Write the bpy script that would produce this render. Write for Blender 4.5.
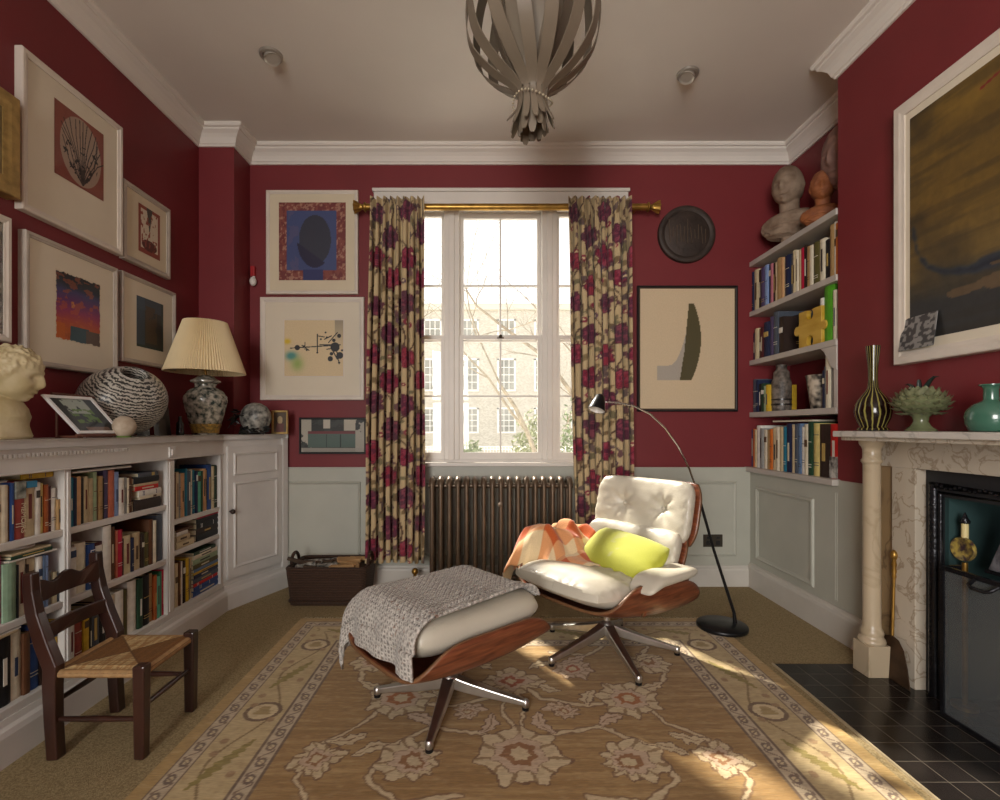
import bpy, bmesh, math, random
import numpy as np
from mathutils import Vector, Matrix, noise as mnoise

for _o in list(bpy.data.objects):
    bpy.data.objects.remove(_o, do_unlink=True)
SC = bpy.context.scene
COL = SC.collection
PI = math.pi
R = math.radians
random.seed(7)
rng = np.random.default_rng(7)

# ------------------------------------------------------------------ camera
_cd = bpy.data.cameras.new('camera')
cam = bpy.data.objects.new('camera', _cd)
COL.objects.link(cam)
cam.location = (0, 0, 1.15)
cam.rotation_euler = (R(90), 0, 0)
_cd.sensor_width = 36.0
_cd.lens = 18.0
_cd.shift_x = 0.013
_cd.shift_y = 0.028
_cd.clip_start = 0.05
_cd.clip_end = 300
SC.camera = cam

# ------------------------------------------------------------------ view, world, sun
SC.view_settings.view_transform = 'Standard'
SC.view_settings.look = 'None'
SC.view_settings.gamma = 1.0
SC.view_settings.use_curve_mapping = False
SC.view_settings.exposure = 0.12

W = bpy.data.worlds.new('world')
SC.world = W
W.use_nodes = True
_bg = W.node_tree.nodes['Background']
_bg.inputs[0].default_value = (1.0, 0.985, 0.955, 1)
_bg.inputs[1].default_value = 1.45

def add_light(name, kind, loc, direction, **kw):
    d = bpy.data.lights.new(name, kind)
    for k, v in kw.items():
        setattr(d, k, v)
    o = bpy.data.objects.new(name, d)
    COL.objects.link(o)
    o.location = loc
    o.rotation_euler = Vector(direction).to_track_quat('-Z', 'Y').to_euler()
    return o

# low spring sun coming in over the street through the sash window
add_light('sun', 'SUN', (-6, 14, 16), (0.51, -0.84, -0.93), energy=9.8, angle=R(2.2), color=(1.0, 0.93, 0.80))
# front window portal, then an added fill lamp outside the unseen rear window
_p = add_light('front_window_portal', 'AREA', (0.10, 3.95, 1.85), (0, -1, 0), shape='RECTANGLE', size=1.5, size_y=1.95, energy=1)
_p.data.cycles.is_portal = True
add_light('rear_fill_lamp', 'AREA', (-1.25, -3.5, 1.75), (1.0, 1, 0.03), shape='RECTANGLE', size=2.3, size_y=2.2, energy=345, color=(1.0, 0.955, 0.91))  # added fill, turned toward the chimney breast to brighten it

# ------------------------------------------------------------------ colour and materials
def lin(c):
    if isinstance(c, str):
        c = c.lstrip('#')
        c = [int(c[i:i + 2], 16) for i in (0, 2, 4)]
    out = []
    for v in c[:3]:
        v = v / 255.0
        out.append(v / 12.92 if v <= 0.04045 else ((v + 0.055) / 1.055) ** 2.4)
    return tuple(out)

def nlin(a):
    a = np.clip(a, 0, 1)
    return np.where(a <= 0.04045, a / 12.92, ((a + 0.055) / 1.055) ** 2.4)

_mats = {}
def mat(name, color='#808080', rough=0.6, metal=0.0, var=0.0, vscale=6.0, bump=0.0, bscale=60.0, coat=0.0,
        color2=None, stretch=None, spec=0.5, sheen=0.0, detail=4.0, emit=None, estr=1.0):
    """noise varied principled material, object coordinates"""
    if name in _mats:
        return _mats[name]
    m = bpy.data.materials.new(name)
    _mats[name] = m
    m.use_nodes = True
    nt = m.node_tree
    b = nt.nodes['Principled BSDF']
    c = lin(color)
    b.inputs['Base Color'].default_value = (*c, 1)
    b.inputs['Roughness'].default_value = rough
    b.inputs['Metallic'].default_value = metal
    b.inputs['Specular IOR Level'].default_value = spec
    b.inputs['Coat Weight'].default_value = coat
    b.inputs['Coat Roughness'].default_value = 0.08
    if sheen:
        b.inputs['Sheen Weight'].default_value = sheen
    if emit:
        b.inputs['Emission Color'].default_value = (*lin(emit), 1)
        b.inputs['Emission Strength'].default_value = estr
    tc = nt.nodes.new('ShaderNodeTexCoord')
    mp = nt.nodes.new('ShaderNodeMapping')
    nt.links.new(tc.outputs['Object'], mp.inputs[0])
    if stretch:
        mp.inputs['Scale'].default_value = stretch
    if var or color2:
        n = nt.nodes.new('ShaderNodeTexNoise')
        n.inputs['Scale'].default_value = vscale
        n.inputs['Detail'].default_value = detail
        nt.links.new(mp.outputs[0], n.inputs['Vector'])
        r = nt.nodes.new('ShaderNodeValToRGB')
        r.color_ramp.elements[0].position = 0.35
        r.color_ramp.elements[1].position = 0.65
        c2 = lin(color2) if color2 else tuple(v * (1 - var) for v in c)
        c1 = c if color2 else tuple(min(1, v * (1 + var * 0.6)) for v in c)
        r.color_ramp.elements[0].color = (*c2, 1)
        r.color_ramp.elements[1].color = (*c1, 1)
        nt.links.new(n.outputs['Fac'], r.inputs[0])
        nt.links.new(r.outputs[0], b.inputs['Base Color'])
    if bump:
        n2 = nt.nodes.new('ShaderNodeTexNoise')
        n2.inputs['Scale'].default_value = bscale
        n2.inputs['Detail'].default_value = 3
        nt.links.new(mp.outputs[0], n2.inputs['Vector'])
        bp = nt.nodes.new('ShaderNodeBump')
        bp.inputs['Strength'].default_value = bump
        bp.inputs['Distance'].default_value = 0.01
        nt.links.new(n2.outputs['Fac'], bp.inputs['Height'])
        nt.links.new(bp.outputs[0], b.inputs['Normal'])
    return m

def painted(name, rough=0.8, coat=0.0, grain=0.12, gscale=300, bump=0.0, gstretch=(1, 1, 1), sheen=0.0):
    """reads the 'Col' colour attribute of the mesh, with fine grain"""
    if name in _mats:
        return _mats[name]
    m = bpy.data.materials.new(name)
    _mats[name] = m
    m.use_nodes = True
    nt = m.node_tree
    b = nt.nodes['Principled BSDF']
    b.inputs['Roughness'].default_value = rough
    b.inputs['Coat Weight'].default_value = coat
    b.inputs['Coat Roughness'].default_value = 0.05
    b.inputs['Sheen Weight'].default_value = sheen
    at = nt.nodes.new('ShaderNodeAttribute')
    at.attribute_name = 'Col'
    tc = nt.nodes.new('ShaderNodeTexCoord')
    mp = nt.nodes.new('ShaderNodeMapping')
    mp.inputs['Scale'].default_value = gstretch
    nt.links.new(tc.outputs['Object'], mp.inputs[0])
    n = nt.nodes.new('ShaderNodeTexNoise')
    n.inputs['Scale'].default_value = gscale
    n.inputs['Detail'].default_value = 3
    nt.links.new(mp.outputs[0], n.inputs['Vector'])
    mr = nt.nodes.new('ShaderNodeMapRange')
    mr.inputs[1].default_value = 0.3
    mr.inputs[2].default_value = 0.7
    mr.inputs[3].default_value = 1 - grain
    mr.inputs[4].default_value = 1 + grain
    nt.links.new(n.outputs['Fac'], mr.inputs[0])
    mx = nt.nodes.new('ShaderNodeVectorMath')
    mx.operation = 'SCALE'
    nt.links.new(at.outputs['Color'], mx.inputs[0])
    nt.links.new(mr.outputs[0], mx.inputs['Scale'])
    nt.links.new(mx.outputs[0], b.inputs['Base Color'])
    if bump:
        bp = nt.nodes.new('ShaderNodeBump')
        bp.inputs['Strength'].default_value = bump
        bp.inputs['Distance'].default_value = 0.01
        nt.links.new(n.outputs['Fac'], bp.inputs['Height'])
        nt.links.new(bp.outputs[0], b.inputs['Normal'])
    return m

def clear_glass(name, gloss=0.07, tint=(1, 1, 1), rough=0.0):
    if name in _mats:
        return _mats[name]
    m = bpy.data.materials.new(name)
    _mats[name] = m
    m.use_nodes = True
    nt = m.node_tree
    nt.nodes.remove(nt.nodes['Principled BSDF'])
    out = nt.nodes['Material Output']
    t = nt.nodes.new('ShaderNodeBsdfTransparent')
    t.inputs[0].default_value = (*tint, 1)
    g = nt.nodes.new('ShaderNodeBsdfGlossy')
    g.inputs['Roughness'].default_value = rough
    mx = nt.nodes.new('ShaderNodeMixShader')
    mx.inputs[0].default_value = gloss
    nt.links.new(t.outputs[0], mx.inputs[1])
    nt.links.new(g.outputs[0], mx.inputs[2])
    nt.links.new(mx.outputs[0], out.inputs[0])
    return m

# ------------------------------------------------------------------ numpy noise for painted surfaces
def vnoise(x, y, seed=0):
    x = np.asarray(x, float); y = np.asarray(y, float)
    xi = np.floor(x).astype(np.int64); yi = np.floor(y).astype(np.int64)
    xf = x - xi; yf = y - yi
    def h(a, b):
        n = (a * 374761393 + b * 668265263 + seed * 1442695041) & 0xffffffff
        n = ((n ^ (n >> 13)) * 1274126177) & 0xffffffff
        return ((n ^ (n >> 16)) & 0xffff) / 65535.0
    u = xf * xf * (3 - 2 * xf); v = yf * yf * (3 - 2 * yf)
    return (h(xi, yi) * (1 - u) + h(xi + 1, yi) * u) * (1 - v) + (h(xi, yi + 1) * (1 - u) + h(xi + 1, yi + 1) * u) * v

def fbm(x, y, seed=0, o=4):
    s = 0; a = 0.5; t = 0
    for i in range(o):
        s = s + a * vnoise(x * 2 ** i, y * 2 ** i, seed + i * 17)
        t += a; a *= 0.5
    return s / t

def rgb(h):
    h = h.lstrip('#')
    return np.array([int(h[i:i + 2], 16) / 255 for i in (0, 2, 4)])

def blend(c, mask, col):
    mask = np.clip(mask, 0, 1)[..., None]
    col = rgb(col) if isinstance(col, str) else col
    return c * (1 - mask) + col * mask

def seg_dist(x, y, pts):
    d = np.full(np.shape(x), 1e9)
    for (x0, y0), (x1, y1) in zip(pts[:-1], pts[1:]):
        dx, dy = x1 - x0, y1 - y0
        t = np.clip(((x - x0) * dx + (y - y0) * dy) / (dx * dx + dy * dy + 1e-12), 0, 1)
        d = np.minimum(d, np.hypot(x - x0 - t * dx, y - y0 - t * dy))
    return d

# ------------------------------------------------------------------ mesh builder
class MB:
    def __init__(s):
        s.v = []; s.f = []; s.mi = []; s.m = 0
    def add(s, vs, fs):
        o = len(s.v)
        s.v += [tuple(p) for p in vs]
        s.f += [tuple(i + o for i in f) for f in fs]
        s.mi += [s.m] * len(fs)
        return s
    def box(s, x0, x1, y0, y1, z0, z1):
        if x0 > x1: x0, x1 = x1, x0
        if y0 > y1: y0, y1 = y1, y0
        if z0 > z1: z0, z1 = z1, z0
        return s.add([(x0, y0, z0), (x1, y0, z0), (x1, y1, z0), (x0, y1, z0), (x0, y0, z1), (x1, y0, z1), (x1, y1, z1), (x0, y1, z1)],
              [(3, 2, 1, 0), (4, 5, 6, 7), (0, 1, 5, 4), (1, 2, 6, 5), (2, 3, 7, 6), (3, 0, 4, 7)])
    def obox(s, c, ax, ay, az):
        c = Vector(c); ax = Vector(ax); ay = Vector(ay); az = Vector(az)
        vs = [c + ax * i + ay * j + az * k for k in (-1, 1) for (i, j) in ((-1, -1), (1, -1), (1, 1), (-1, 1))]
        return s.add(vs, [(3, 2, 1, 0), (4, 5, 6, 7), (0, 1, 5, 4), (1, 2, 6, 5), (2, 3, 7, 6), (3, 0, 4, 7)])
    def prism(s, poly, ext):
        """poly: 3d points, ext: extrusion vector"""
        n = len(poly); e = Vector(ext)
        vs = [Vector(p) for p in poly] + [Vector(p) + e for p in poly]
        fs = [tuple(range(n))[::-1], tuple(range(n, 2 * n))] + [(i, (i + 1) % n, (i + 1) % n + n, i + n) for i in range(n)]
        return s.add(vs, fs)
    def lathe(s, prof, c=(0, 0, 0), n=32, sx=1, sy=1, wob=None):
        vs = []; fs = []
        for j, (r, z) in enumerate(prof):
            for i in range(n):
                a = 2 * PI * i / n
                rr = r * (wob(a, z) if wob else 1)
                vs.append((c[0] + rr * sx * math.cos(a), c[1] + rr * sy * math.sin(a), c[2] + z))
        for j in range(len(prof) - 1):
            for i in range(n):
                k = (i + 1) % n
                fs.append((j * n + i, j * n + k, (j + 1) * n + k, (j + 1) * n + i))
        if prof[0][0] > 1e-5: fs.append(tuple(range(n))[::-1])
        if prof[-1][0] > 1e-5: fs.append(tuple((len(prof) - 1) * n + i for i in range(n)))
        return s.add(vs, fs)
    def tube(s, pts, rad, n=10, cap=True, flat=None, up=None):
        pts = [Vector(p) for p in pts]
        if not hasattr(rad, '__len__'): rad = [rad] * len(pts)
        vs = []; fs = []
        prev = None
        for i, p in enumerate(pts):
            t = (pts[min(i + 1, len(pts) - 1)] - pts[max(i - 1, 0)]).normalized()
            if up is not None:
                a = Vector(up) - t * t.dot(Vector(up))
            elif prev is None:
                a = t.cross(Vector((0, 0, 1)))
                if a.length < 0.05: a = t.cross(Vector((1, 0, 0)))
            else:
                a = prev - t * t.dot(prev)
            if a.length < 1e-6: a = t.orthogonal()
            a.normalize(); prev = a
            b = t.cross(a).normalized()
            for k in range(n):
                w = 2 * PI * k / n
                fa, fb = (1, 1) if flat is None else flat
                vs.append(p + a * math.cos(w) * rad[i] * fa + b * math.sin(w) * rad[i] * fb)
        for j in range(len(pts) - 1):
            for k in range(n):
                q = (k + 1) % n
                fs.append((j * n + k, j * n + q, (j + 1) * n + q, (j + 1) * n + k))
        if cap:
            fs.append(tuple(range(n))[::-1]); fs.append(tuple((len(pts) - 1) * n + k for k in range(n)))
        return s.add(vs, fs)
    def bar(s, pts, w, h, up=(0, 0, 1)):
        """rectangular section swept; w across, h along up. w,h may be lists"""
        pts = [Vector(p) for p in pts]
        if not hasattr(w, '__len__'): w = [w] * len(pts)
        if not hasattr(h, '__len__'): h = [h] * len(pts)
        vs = []; fs = []
        for i, p in enumerate(pts):
            t = (pts[min(i + 1, len(pts) - 1)] - pts[max(i - 1, 0)]).normalized()
            sd = t.cross(Vector(up)).normalized(); u = sd.cross(t).normalized()
            for a, b in ((-1, -1), (1, -1), (1, 1), (-1, 1)):
                vs.append(p + sd * a * w[i] / 2 + u * b * h[i] / 2)
        for j in range(len(pts) - 1):
            for k in range(4):
                q = (k + 1) % 4
                fs.append((j * 4 + k, j * 4 + q, (j + 1) * 4 + q, (j + 1) * 4 + k))
        fs.append((3, 2, 1, 0)); m = (len(pts) - 1) * 4; fs.append((m, m + 1, m + 2, m + 3))
        return s.add(vs, fs)
    def sphere(s, c, r, n=16, m=10, sc=(1, 1, 1), fn=None):
        vs = []; fs = []
        for j in range(m + 1):
            th = PI * j / m
            for i in range(n):
                ph = 2 * PI * i / n
                d = Vector((math.sin(th) * math.cos(ph), math.sin(th) * math.sin(ph), math.cos(th)))
                k = fn(d) if fn else 1
                vs.append((c[0] + d.x * r * sc[0] * k, c[1] + d.y * r * sc[1] * k, c[2] + d.z * r * sc[2] * k))
        for j in range(m):
            for i in range(n):
                k = (i + 1) % n
                fs.append((j * n + i, (j + 1) * n + i, (j + 1) * n + k, j * n + k))
        return s.add(vs, fs)
    def grid(s, fn, nu, nv, thick=0.0):
        """fn(u,v) with u,v in 0..1 -> point"""
        vs = [fn(i / nu, j / nv) for j in range(nv + 1) for i in range(nu + 1)]
        w = nu + 1
        fs = [(j * w + i, j * w + i + 1, (j + 1) * w + i + 1, (j + 1) * w + i) for j in range(nv) for i in range(nu)]
        return s.add(vs, fs)
    def build(s, name, m, parent=None, smooth=False, bevel=0.0, world=False, seg=2, merge=False, solid=0.0, sub=0, remesh=0.0, origin=None):
        me = bpy.data.meshes.new(name)
        vs = s.v
        off = Vector((0, 0, 0))
        if parent is not None and world:
            inv = parent_matrix(parent).inverted()
            vs = [inv @ Vector(p) for p in vs]
        elif parent is None:
            a = np.array(vs)
            mn = a.min(0); mxx = a.max(0)
            off = Vector(((mn[0] + mxx[0]) / 2, (mn[1] + mxx[1]) / 2, mn[2])) if origin is None else Vector(origin)
            vs = [Vector(p) - off for p in vs]
        me.from_pydata([tuple(p) for p in vs], [], s.f)
        ms = m if isinstance(m, (list, tuple)) else [m]
        for q in ms: me.materials.append(q)
        if len(ms) > 1: me.polygons.foreach_set('material_index', s.mi)
        if smooth: me.polygons.foreach_set('use_smooth', [True] * len(me.polygons))
        bm = bmesh.new(); bm.from_mesh(me)
        if merge: bmesh.ops.remove_doubles(bm, verts=bm.verts, dist=1e-5)
        bmesh.ops.recalc_face_normals(bm, faces=bm.faces)
        if smooth and bevel == 0 and not remesh:
            for e in bm.edges:
                if len(e.link_faces) == 2 and e.calc_face_angle(0) > R(48): e.smooth = False
        bm.to_mesh(me); bm.free()
        o = bpy.data.objects.new(name, me)
        COL.objects.link(o)
        if parent is None: o.location = off
        else: o.parent = parent
        if solid:
            q = o.modifiers.new('solid', 'SOLIDIFY'); q.thickness = solid; q.offset = 0
        if remesh:
            q = o.modifiers.new('remesh', 'REMESH'); q.mode = 'VOXEL'; q.voxel_size = remesh; q.use_smooth_shade = True
            q = o.modifiers.new('smooth', 'SMOOTH'); q.iterations = 1
        if bevel:
            q = o.modifiers.new('bevel', 'BEVEL'); q.width = bevel; q.segments = seg; q.limit_method = 'ANGLE'; q.angle_limit = R(35)
            q.harden_normals = False
        if sub:
            q = o.modifiers.new('sub', 'SUBSURF'); q.levels = sub; q.render_levels = sub
        return o

def parent_matrix(p):
    M = Matrix.Identity(4)
    while p is not None:
        M = Matrix.LocRotScale(p.location, p.rotation_euler, p.scale) @ M
        p = p.parent
    return M

def tag(o, label, cat, group=None):
    o['label'] = label; o['category'] = cat
    if group: o['group'] = group
    n = len(label.split())
    if n < 4 or n > 16: print('LABEL LENGTH', n, label)
    return o

def thing(name, label, cat, loc=(0, 0, 0), rz=0.0, group=None):
    o = bpy.data.objects.new(name, None)
    COL.objects.link(o)
    o.empty_display_size = 0.05
    o.location = loc; o.rotation_euler = (0, 0, rz)
    return tag(o, label, cat, group)

def struct(o):
    o['kind'] = 'structure'
    return o

def copy_tree(o, parent=None):
    c = o.copy(); COL.objects.link(c); c.parent = parent
    for ch in [x for x in bpy.data.objects if x.parent == o]:
        copy_tree(ch, c)
    return c

def set_colors(me, cols):
    """cols: (n,3) srgb 0..1 per vertex"""
    a = me.color_attributes.new('Col', 'FLOAT_COLOR', 'POINT')
    c = np.ones((len(me.vertices), 4), dtype=np.float32)
    c[:, :3] = nlin(np.asarray(cols))
    a.data.foreach_set('color', c.ravel())

def paint_grid(name, p0, U, V, nu, nv, fn, m, parent=None, world=False, thick=0.0):
    """flat painted panel: p0 corner, U and V edge vectors; fn(u,v)->(n,3)"""
    p0 = Vector(p0); U = Vector(U); V = Vector(V)
    b = MB()
    b.grid(lambda u, v: p0 + U * u + V * v, nu, nv)
    uu, vv = np.meshgrid(np.linspace(0, 1, nu + 1), np.linspace(0, 1, nv + 1))
    cols = fn(uu.ravel(), vv.ravel())
    o = b.build(name, m, parent, world=world)
    set_colors(o.data, cols)
    if thick:
        q = o.modifiers.new('solid', 'SOLIDIFY'); q.thickness = thick; q.offset = -1
    return o

def head_fn(hair=0.07, curl=0.035, cs=7.0, seed=0, bald=False):
    def f(d):
        lat = math.degrees(math.asin(max(-1, min(1, d.z)))); lon = math.degrees(math.atan2(d.y, d.x))
        g = lambda a, b, sa, sb: math.exp(-((lon - a) / sa) ** 2 - ((lat - b) / sb) ** 2)
        k = 1.0
        k += 0.19 * g(0, -9, 9, 9) + 0.10 * g(0, 3, 7, 9)
        k -= 0.13 * (g(21, 3, 11, 7) + g(-21, 3, 11, 7))
        k += 0.05 * (g(20, 15, 15, 5) + g(-20, 15, 15, 5))
        k += 0.055 * (g(20, 1, 6, 3) + g(-20, 1, 6, 3))
        k += 0.09 * (g(0, -27, 14, 4)) + 0.08 * g(0, -36, 12, 3.5) - 0.07 * g(0, -31.5, 15, 2)
        k += 0.09 * g(0, -48, 18, 9)
        k += 0.04 * (g(38, -18, 14, 12) + g(-38, -18, 14, 12))
        k += 0.10 * (g(92, -4, 7, 12) + g(-92, -4, 7, 12))
        if lat < -35: k -= 0.10 * (1 - math.exp(-((abs(lon)) / 60) ** 2)) * min(1, (-35 - lat) / 25)
        al = abs(lon)
        hl = 26 if al < 45 else 26 - (al - 45) * 0.9
        w = 1 / (1 + math.exp(-(lat - hl) / 3.0))
        if bald: w *= 1 / (1 + math.exp((lat - 42) / 6.0))
        n = mnoise.noise(d * cs + Vector((seed, 0, 0))) + 0.5 * mnoise.noise(d * cs * 2.2 + Vector((0, seed, 0)))
        k += w * (hair + curl * n)
        return k
    return f

def pillow(Wd, D, T, fmap, nu=40, nv=40, buttons=(), p=4.0, wr=0.0, seam=0.35, seed=0, btr=0.05, btd=0.9):
    """closed cushion; fmap(x,y,z)->point. x in +-W/2, y in +-D/2, z in +-T/2"""
    b = MB()
    def surf(sign):
        def f(u, v):
            a = (u * 2 - 1); c = (v * 2 - 1)
            # square to rounded square
            a = math.sin(a * PI / 2); c = math.sin(c * PI / 2)
            x = a * Wd / 2 * (1 - 0.10 * abs(c) ** p); y = c * D / 2 * (1 - 0.10 * abs(a) ** p)
            h = (max(0, 1 - abs(a) ** p) * max(0, 1 - abs(c) ** p)) ** seam
            z = sign * T / 2 * h
            if sign > 0:
                for (bx, by) in buttons:
                    r = math.hypot(x - bx, y - by)
                    z -= T * 0.5 * btd * math.exp(-(r / btr) ** 1.2) * (h > 0)
                    ang = math.atan2(y - by, x - bx)
                    z += wr * 0.8 * math.cos(ang * 7 + seed) * math.exp(-((r - btr * 1.3) / (btr * 1.2)) ** 2)
                if wr:
                    z += wr * 0.6 * h * (mnoise.noise(Vector((x * 6 + seed, y * 13, 0))) + 0.35 * mnoise.noise(Vector((x * 20, y * 34 + seed, 3))))
                    # gathered puckers by the seam
                    e = math.exp(-((1 - max(abs(a), abs(c))) / 0.10))
                    z += wr * 0.55 * e * math.sin((x if abs(c) > abs(a) else y) * 95 + 5 * mnoise.noise(Vector((x * 10, y * 10, seed)))) * (h > 0.02)
            return fmap(x, y, z)
        return f
    b.grid(surf(1), nu, nv)
    b.grid(surf(-1), nu, nv)
    return b

# ================================================================== THE ROOM
YB = 3.663      # back (window) wall
YR = -2.4       # rear wall behind the camera
XL = -1.98; XR = 2.22; XC = 1.93
ZC = 3.20
BY0, BY1 = 0.66, 2.75     # chimney breast extent
PX, PY = -1.736, 3.43     # boxed pier in the back left corner
DADO = 0.864

M_red = mat('red_wall_paint', '#74262a', 0.55, var=0.06, vscale=3, bump=0.05, bscale=160, spec=0.4)
M_white = mat('white_gloss_paint', '#d9d3ca', 0.4, var=0.04, vscale=5, bump=0.02, bscale=90)
M_ceil = mat('ceiling_paint', '#ddd6cd', 0.85, var=0.03, vscale=2)
M_grey = mat('grey_green_paint', '#b0b0a4', 0.5, var=0.05, vscale=4, bump=0.02, bscale=80)
M_skirt = mat('skirting_paint', '#c2bdb4', 0.45, var=0.05, vscale=5)
M_case = mat('bookcase_paint', '#d2cfca', 0.42, var=0.05, vscale=6, bump=0.03, bscale=60)
M_caseback = mat('bookcase_back_paint', '#8f8a88', 0.6, var=0.1, vscale=4)

def carpet_mat():
    m = mat('sisal_carpet', '#a3906a', 0.95, color2='#82704c', vscale=160, bump=0.5, bscale=300, detail=2)
    return m
M_carpet = carpet_mat()

f = MB(); f.box(XL - 0.1, XR + 0.1, YR - 0.1, YB + 0.1, -0.06, 0)
struct(f.build('floor', M_carpet))
f = MB(); f.box(XL - 0.1, XR + 0.1, YR - 0.1, YB + 0.1, ZC, ZC + 0.1)
struct(f.build('ceiling', M_ceil))
f = MB(); f.box(XL - 0.12, XL, YR - 0.1, YB + 0.2, 0, ZC)
struct(f.build('wall_left', M_red))
f = MB(); f.box(XR, XR + 0.12, YR - 0.1, YB + 0.2, 0, ZC)
struct(f.build('wall_right', M_red))
f = MB(); f.box(XL, PX, PY, YB, 0, ZC)
struct(f.build('wall_pier', M_red, bevel=0.004))
# chimney breast with a real firebox opening
FY0, FY1, FZ = 1.23, 2.18, 0.975
f = MB()
f.box(XC, XR, BY0, FY0, 0, ZC); f.box(XC, XR, FY1, BY1, 0, ZC); f.box(XC, XR, FY0, FY1, FZ, ZC)
struct(f.build('wall_chimney_breast', M_red))
# back wall with the window opening
WX0, WX1, WZ0, WZ1 = -0.62, 0.82, 0.885, 2.785
f = MB()
f.box(XL - 0.1, WX0, YB, YB + 0.22, 0, ZC); f.box(WX1, XR + 0.1, YB, YB + 0.22, 0, ZC)
f.box(WX0, WX1, YB, YB + 0.22, 0, WZ0); f.box(WX0, WX1, YB, YB + 0.22, WZ1, ZC)
struct(f.build('wall_back', M_red))
# rear wall behind the camera, its unseen window made wide to let in light
RX0, RX1, RZ0, RZ1 = -1.55, 1.05, 0.45, 2.85
f = MB()
f.box(XL - 0.1, RX0, YR - 0.15, YR, 0, ZC); f.box(RX1, XR + 0.1, YR - 0.15, YR, 0, ZC)
f.box(RX0, RX1, YR - 0.15, YR, 0, RZ0); f.box(RX0, RX1, YR - 0.15, YR, RZ1, ZC)
struct(f.build('wall_rear', M_red))

def sweep_plan(path, prof, closed=True):
    """profile of (inward offset, z) swept along a counter clockwise plan path with mitres"""
    n = len(path); vs = []; fs = []
    for i in range(n):
        p = Vector(path[i]); a = Vector(path[i - 1]) if (closed or i > 0) else None
        c = Vector(path[(i + 1) % n]) if (closed or i < n - 1) else None
        d1 = (p - a).normalized() if a is not None else None
        d2 = (c - p).normalized() if c is not None else None
        if d1 is None: d1 = d2
        if d2 is None: d2 = d1
        n1 = Vector((-d1.y, d1.x)); n2 = Vector((-d2.y, d2.x))
        mt = (n1 + n2).normalized(); k = 1 / max(0.2, mt.dot(n1))
        for (o, z) in prof:
            q = p + mt * o * k
            vs.append((q.x, q.y, z))
    m = len(prof)
    for i in range(n if closed else n - 1):
        j = (i + 1) % n
        for k in range(m - 1):
            fs.append((i * m + k, j * m + k, j * m + k + 1, i * m + k + 1))
    if not closed:
        fs.append(tuple(range(m))); fs.append(tuple((n - 1) * m + k for k in range(m))[::-1])
    return vs, fs

peri = [(XL, YR), (XR, YR), (XR, BY0), (XC, BY0), (XC, BY1), (XR, BY1), (XR, YB), (PX, YB), (PX, PY), (XL, PY)]
corn = [(0.0, 3.075), (0.012, 3.075), (0.016, 3.088), (0.022, 3.092), (0.026, 3.105), (0.034, 3.125), (0.05, 3.145), (0.068, 3.158), (0.072, 3.162), (0.072, 3.172),
        (0.086, 3.176), (0.092, 3.186), (0.092, 3.1999), (0.0, 3.1999)]
vs, fs = sweep_plan(peri, corn)
f = MB(); f.add(vs, fs); struct(f.build('trim_cornice', M_ceil))
skp = [(0.0, 0.0), (0.022, 0.0), (0.022, 0.115), (0.018, 0.128), (0.010, 0.136), (0.008, 0.15), (0.0, 0.15)]
vs, fs = sweep_plan([(XR - 0.3, YB), (PX, YB)], [(o + 0.019, z) for o, z in skp], False)
f = MB(); f.add(vs, fs); struct(f.build('baseboard_back', M_skirt))
vs, fs = sweep_plan([(XC, 2.40), (XC, YB)], [(o + 0.012, z) for o, z in [(0.0, 0.0), (0.022, 0.0), (0.022, 0.135), (0.018, 0.15), (0.010, 0.158), (0.008, 0.172), (0.0, 0.172)]], False)
f = MB(); f.add(vs, fs); struct(f.build('baseboard_right', M_skirt))

def panel_ring(b, P, U, V, N, u0, u1, v0, v1, w=0.022, h=0.012):
    """raised picture moulding ring on a plane (P origin, U,V axes, N outward)"""
    P, U, V, N = map(Vector, (P, U, V, N))
    prof = [(0, 0), (0.004, h * 0.7), (w * 0.45, h), (w * 0.7, h * 0.55), (w, h * 0.3), (w, 0)]
    cs = [(u0, v0, 1, 1), (u1, v0, -1, 1), (u1, v1, -1, -1), (u0, v1, 1, -1)]
    vs = []; fs = []
    for (u, v, su, sv) in cs:
        for (o, q) in prof: vs.append(P + U * (u + su * o) + V * (v + sv * o) + N * q)
    m = len(prof)
    for i in range(4):
        j = (i + 1) % 4
        for k in range(m - 1): fs.append((i * m + k, j * m + k, j * m + k + 1, i * m + k + 1))
    b.add(vs, fs)

# dado panelling along the back wall
f = MB()
f.box(PX, -0.55, YB - 0.018, YB, 0, DADO - 0.012); f.box(-0.55, 0.75, YB - 0.018, YB, 0, DADO - 0.012); f.box(0.75, XR - 0.3, YB - 0.018, YB, 0, DADO - 0.012)
f.box(PX, XR - 0.3, YB - 0.024, YB, DADO - 0.012, DADO)
O = (0, YB - 0.018, 0)
for (a, c) in ((-1.50, -0.92), (-0.50, 0.68), (1.08, 1.82)):
    panel_ring(f, O, (1, 0, 0), (0, 0, 1), (0, -1, 0), a, c, 0.215, 0.76)
struct(f.build('trim_dado_back', M_grey))
# boxed panelling below the alcove shelves and on the side of the chimney breast
f = MB()
f.box(XC - 0.012, XR, BY1, YB - 0.018, 0, 0.832)
f.box(XC - 0.012, XC, 2.41, BY1, 0, DADO)
panel_ring(f, (XC - 0.012, 0, 0), (0, 1, 0), (0, 0, 1), (-1, 0, 0), 2.93, 3.56, 0.215, 0.735, w=0.03, h=0.014)
panel_ring(f, (XC - 0.012, 0, 0), (0, 1, 0), (0, 0, 1), (-1, 0, 0), 2.735, 2.755, 0.20, 0.80, w=0.006, h=0.003)
struct(f.build('trim_dado_right', M_grey))
# cream apron below the sill
f = MB(); f.box(-0.66, 0.86, YB - 0.02, YB, DADO, WZ0 + 0.0)
struct(f.build('trim_apron', M_skirt))
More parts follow.
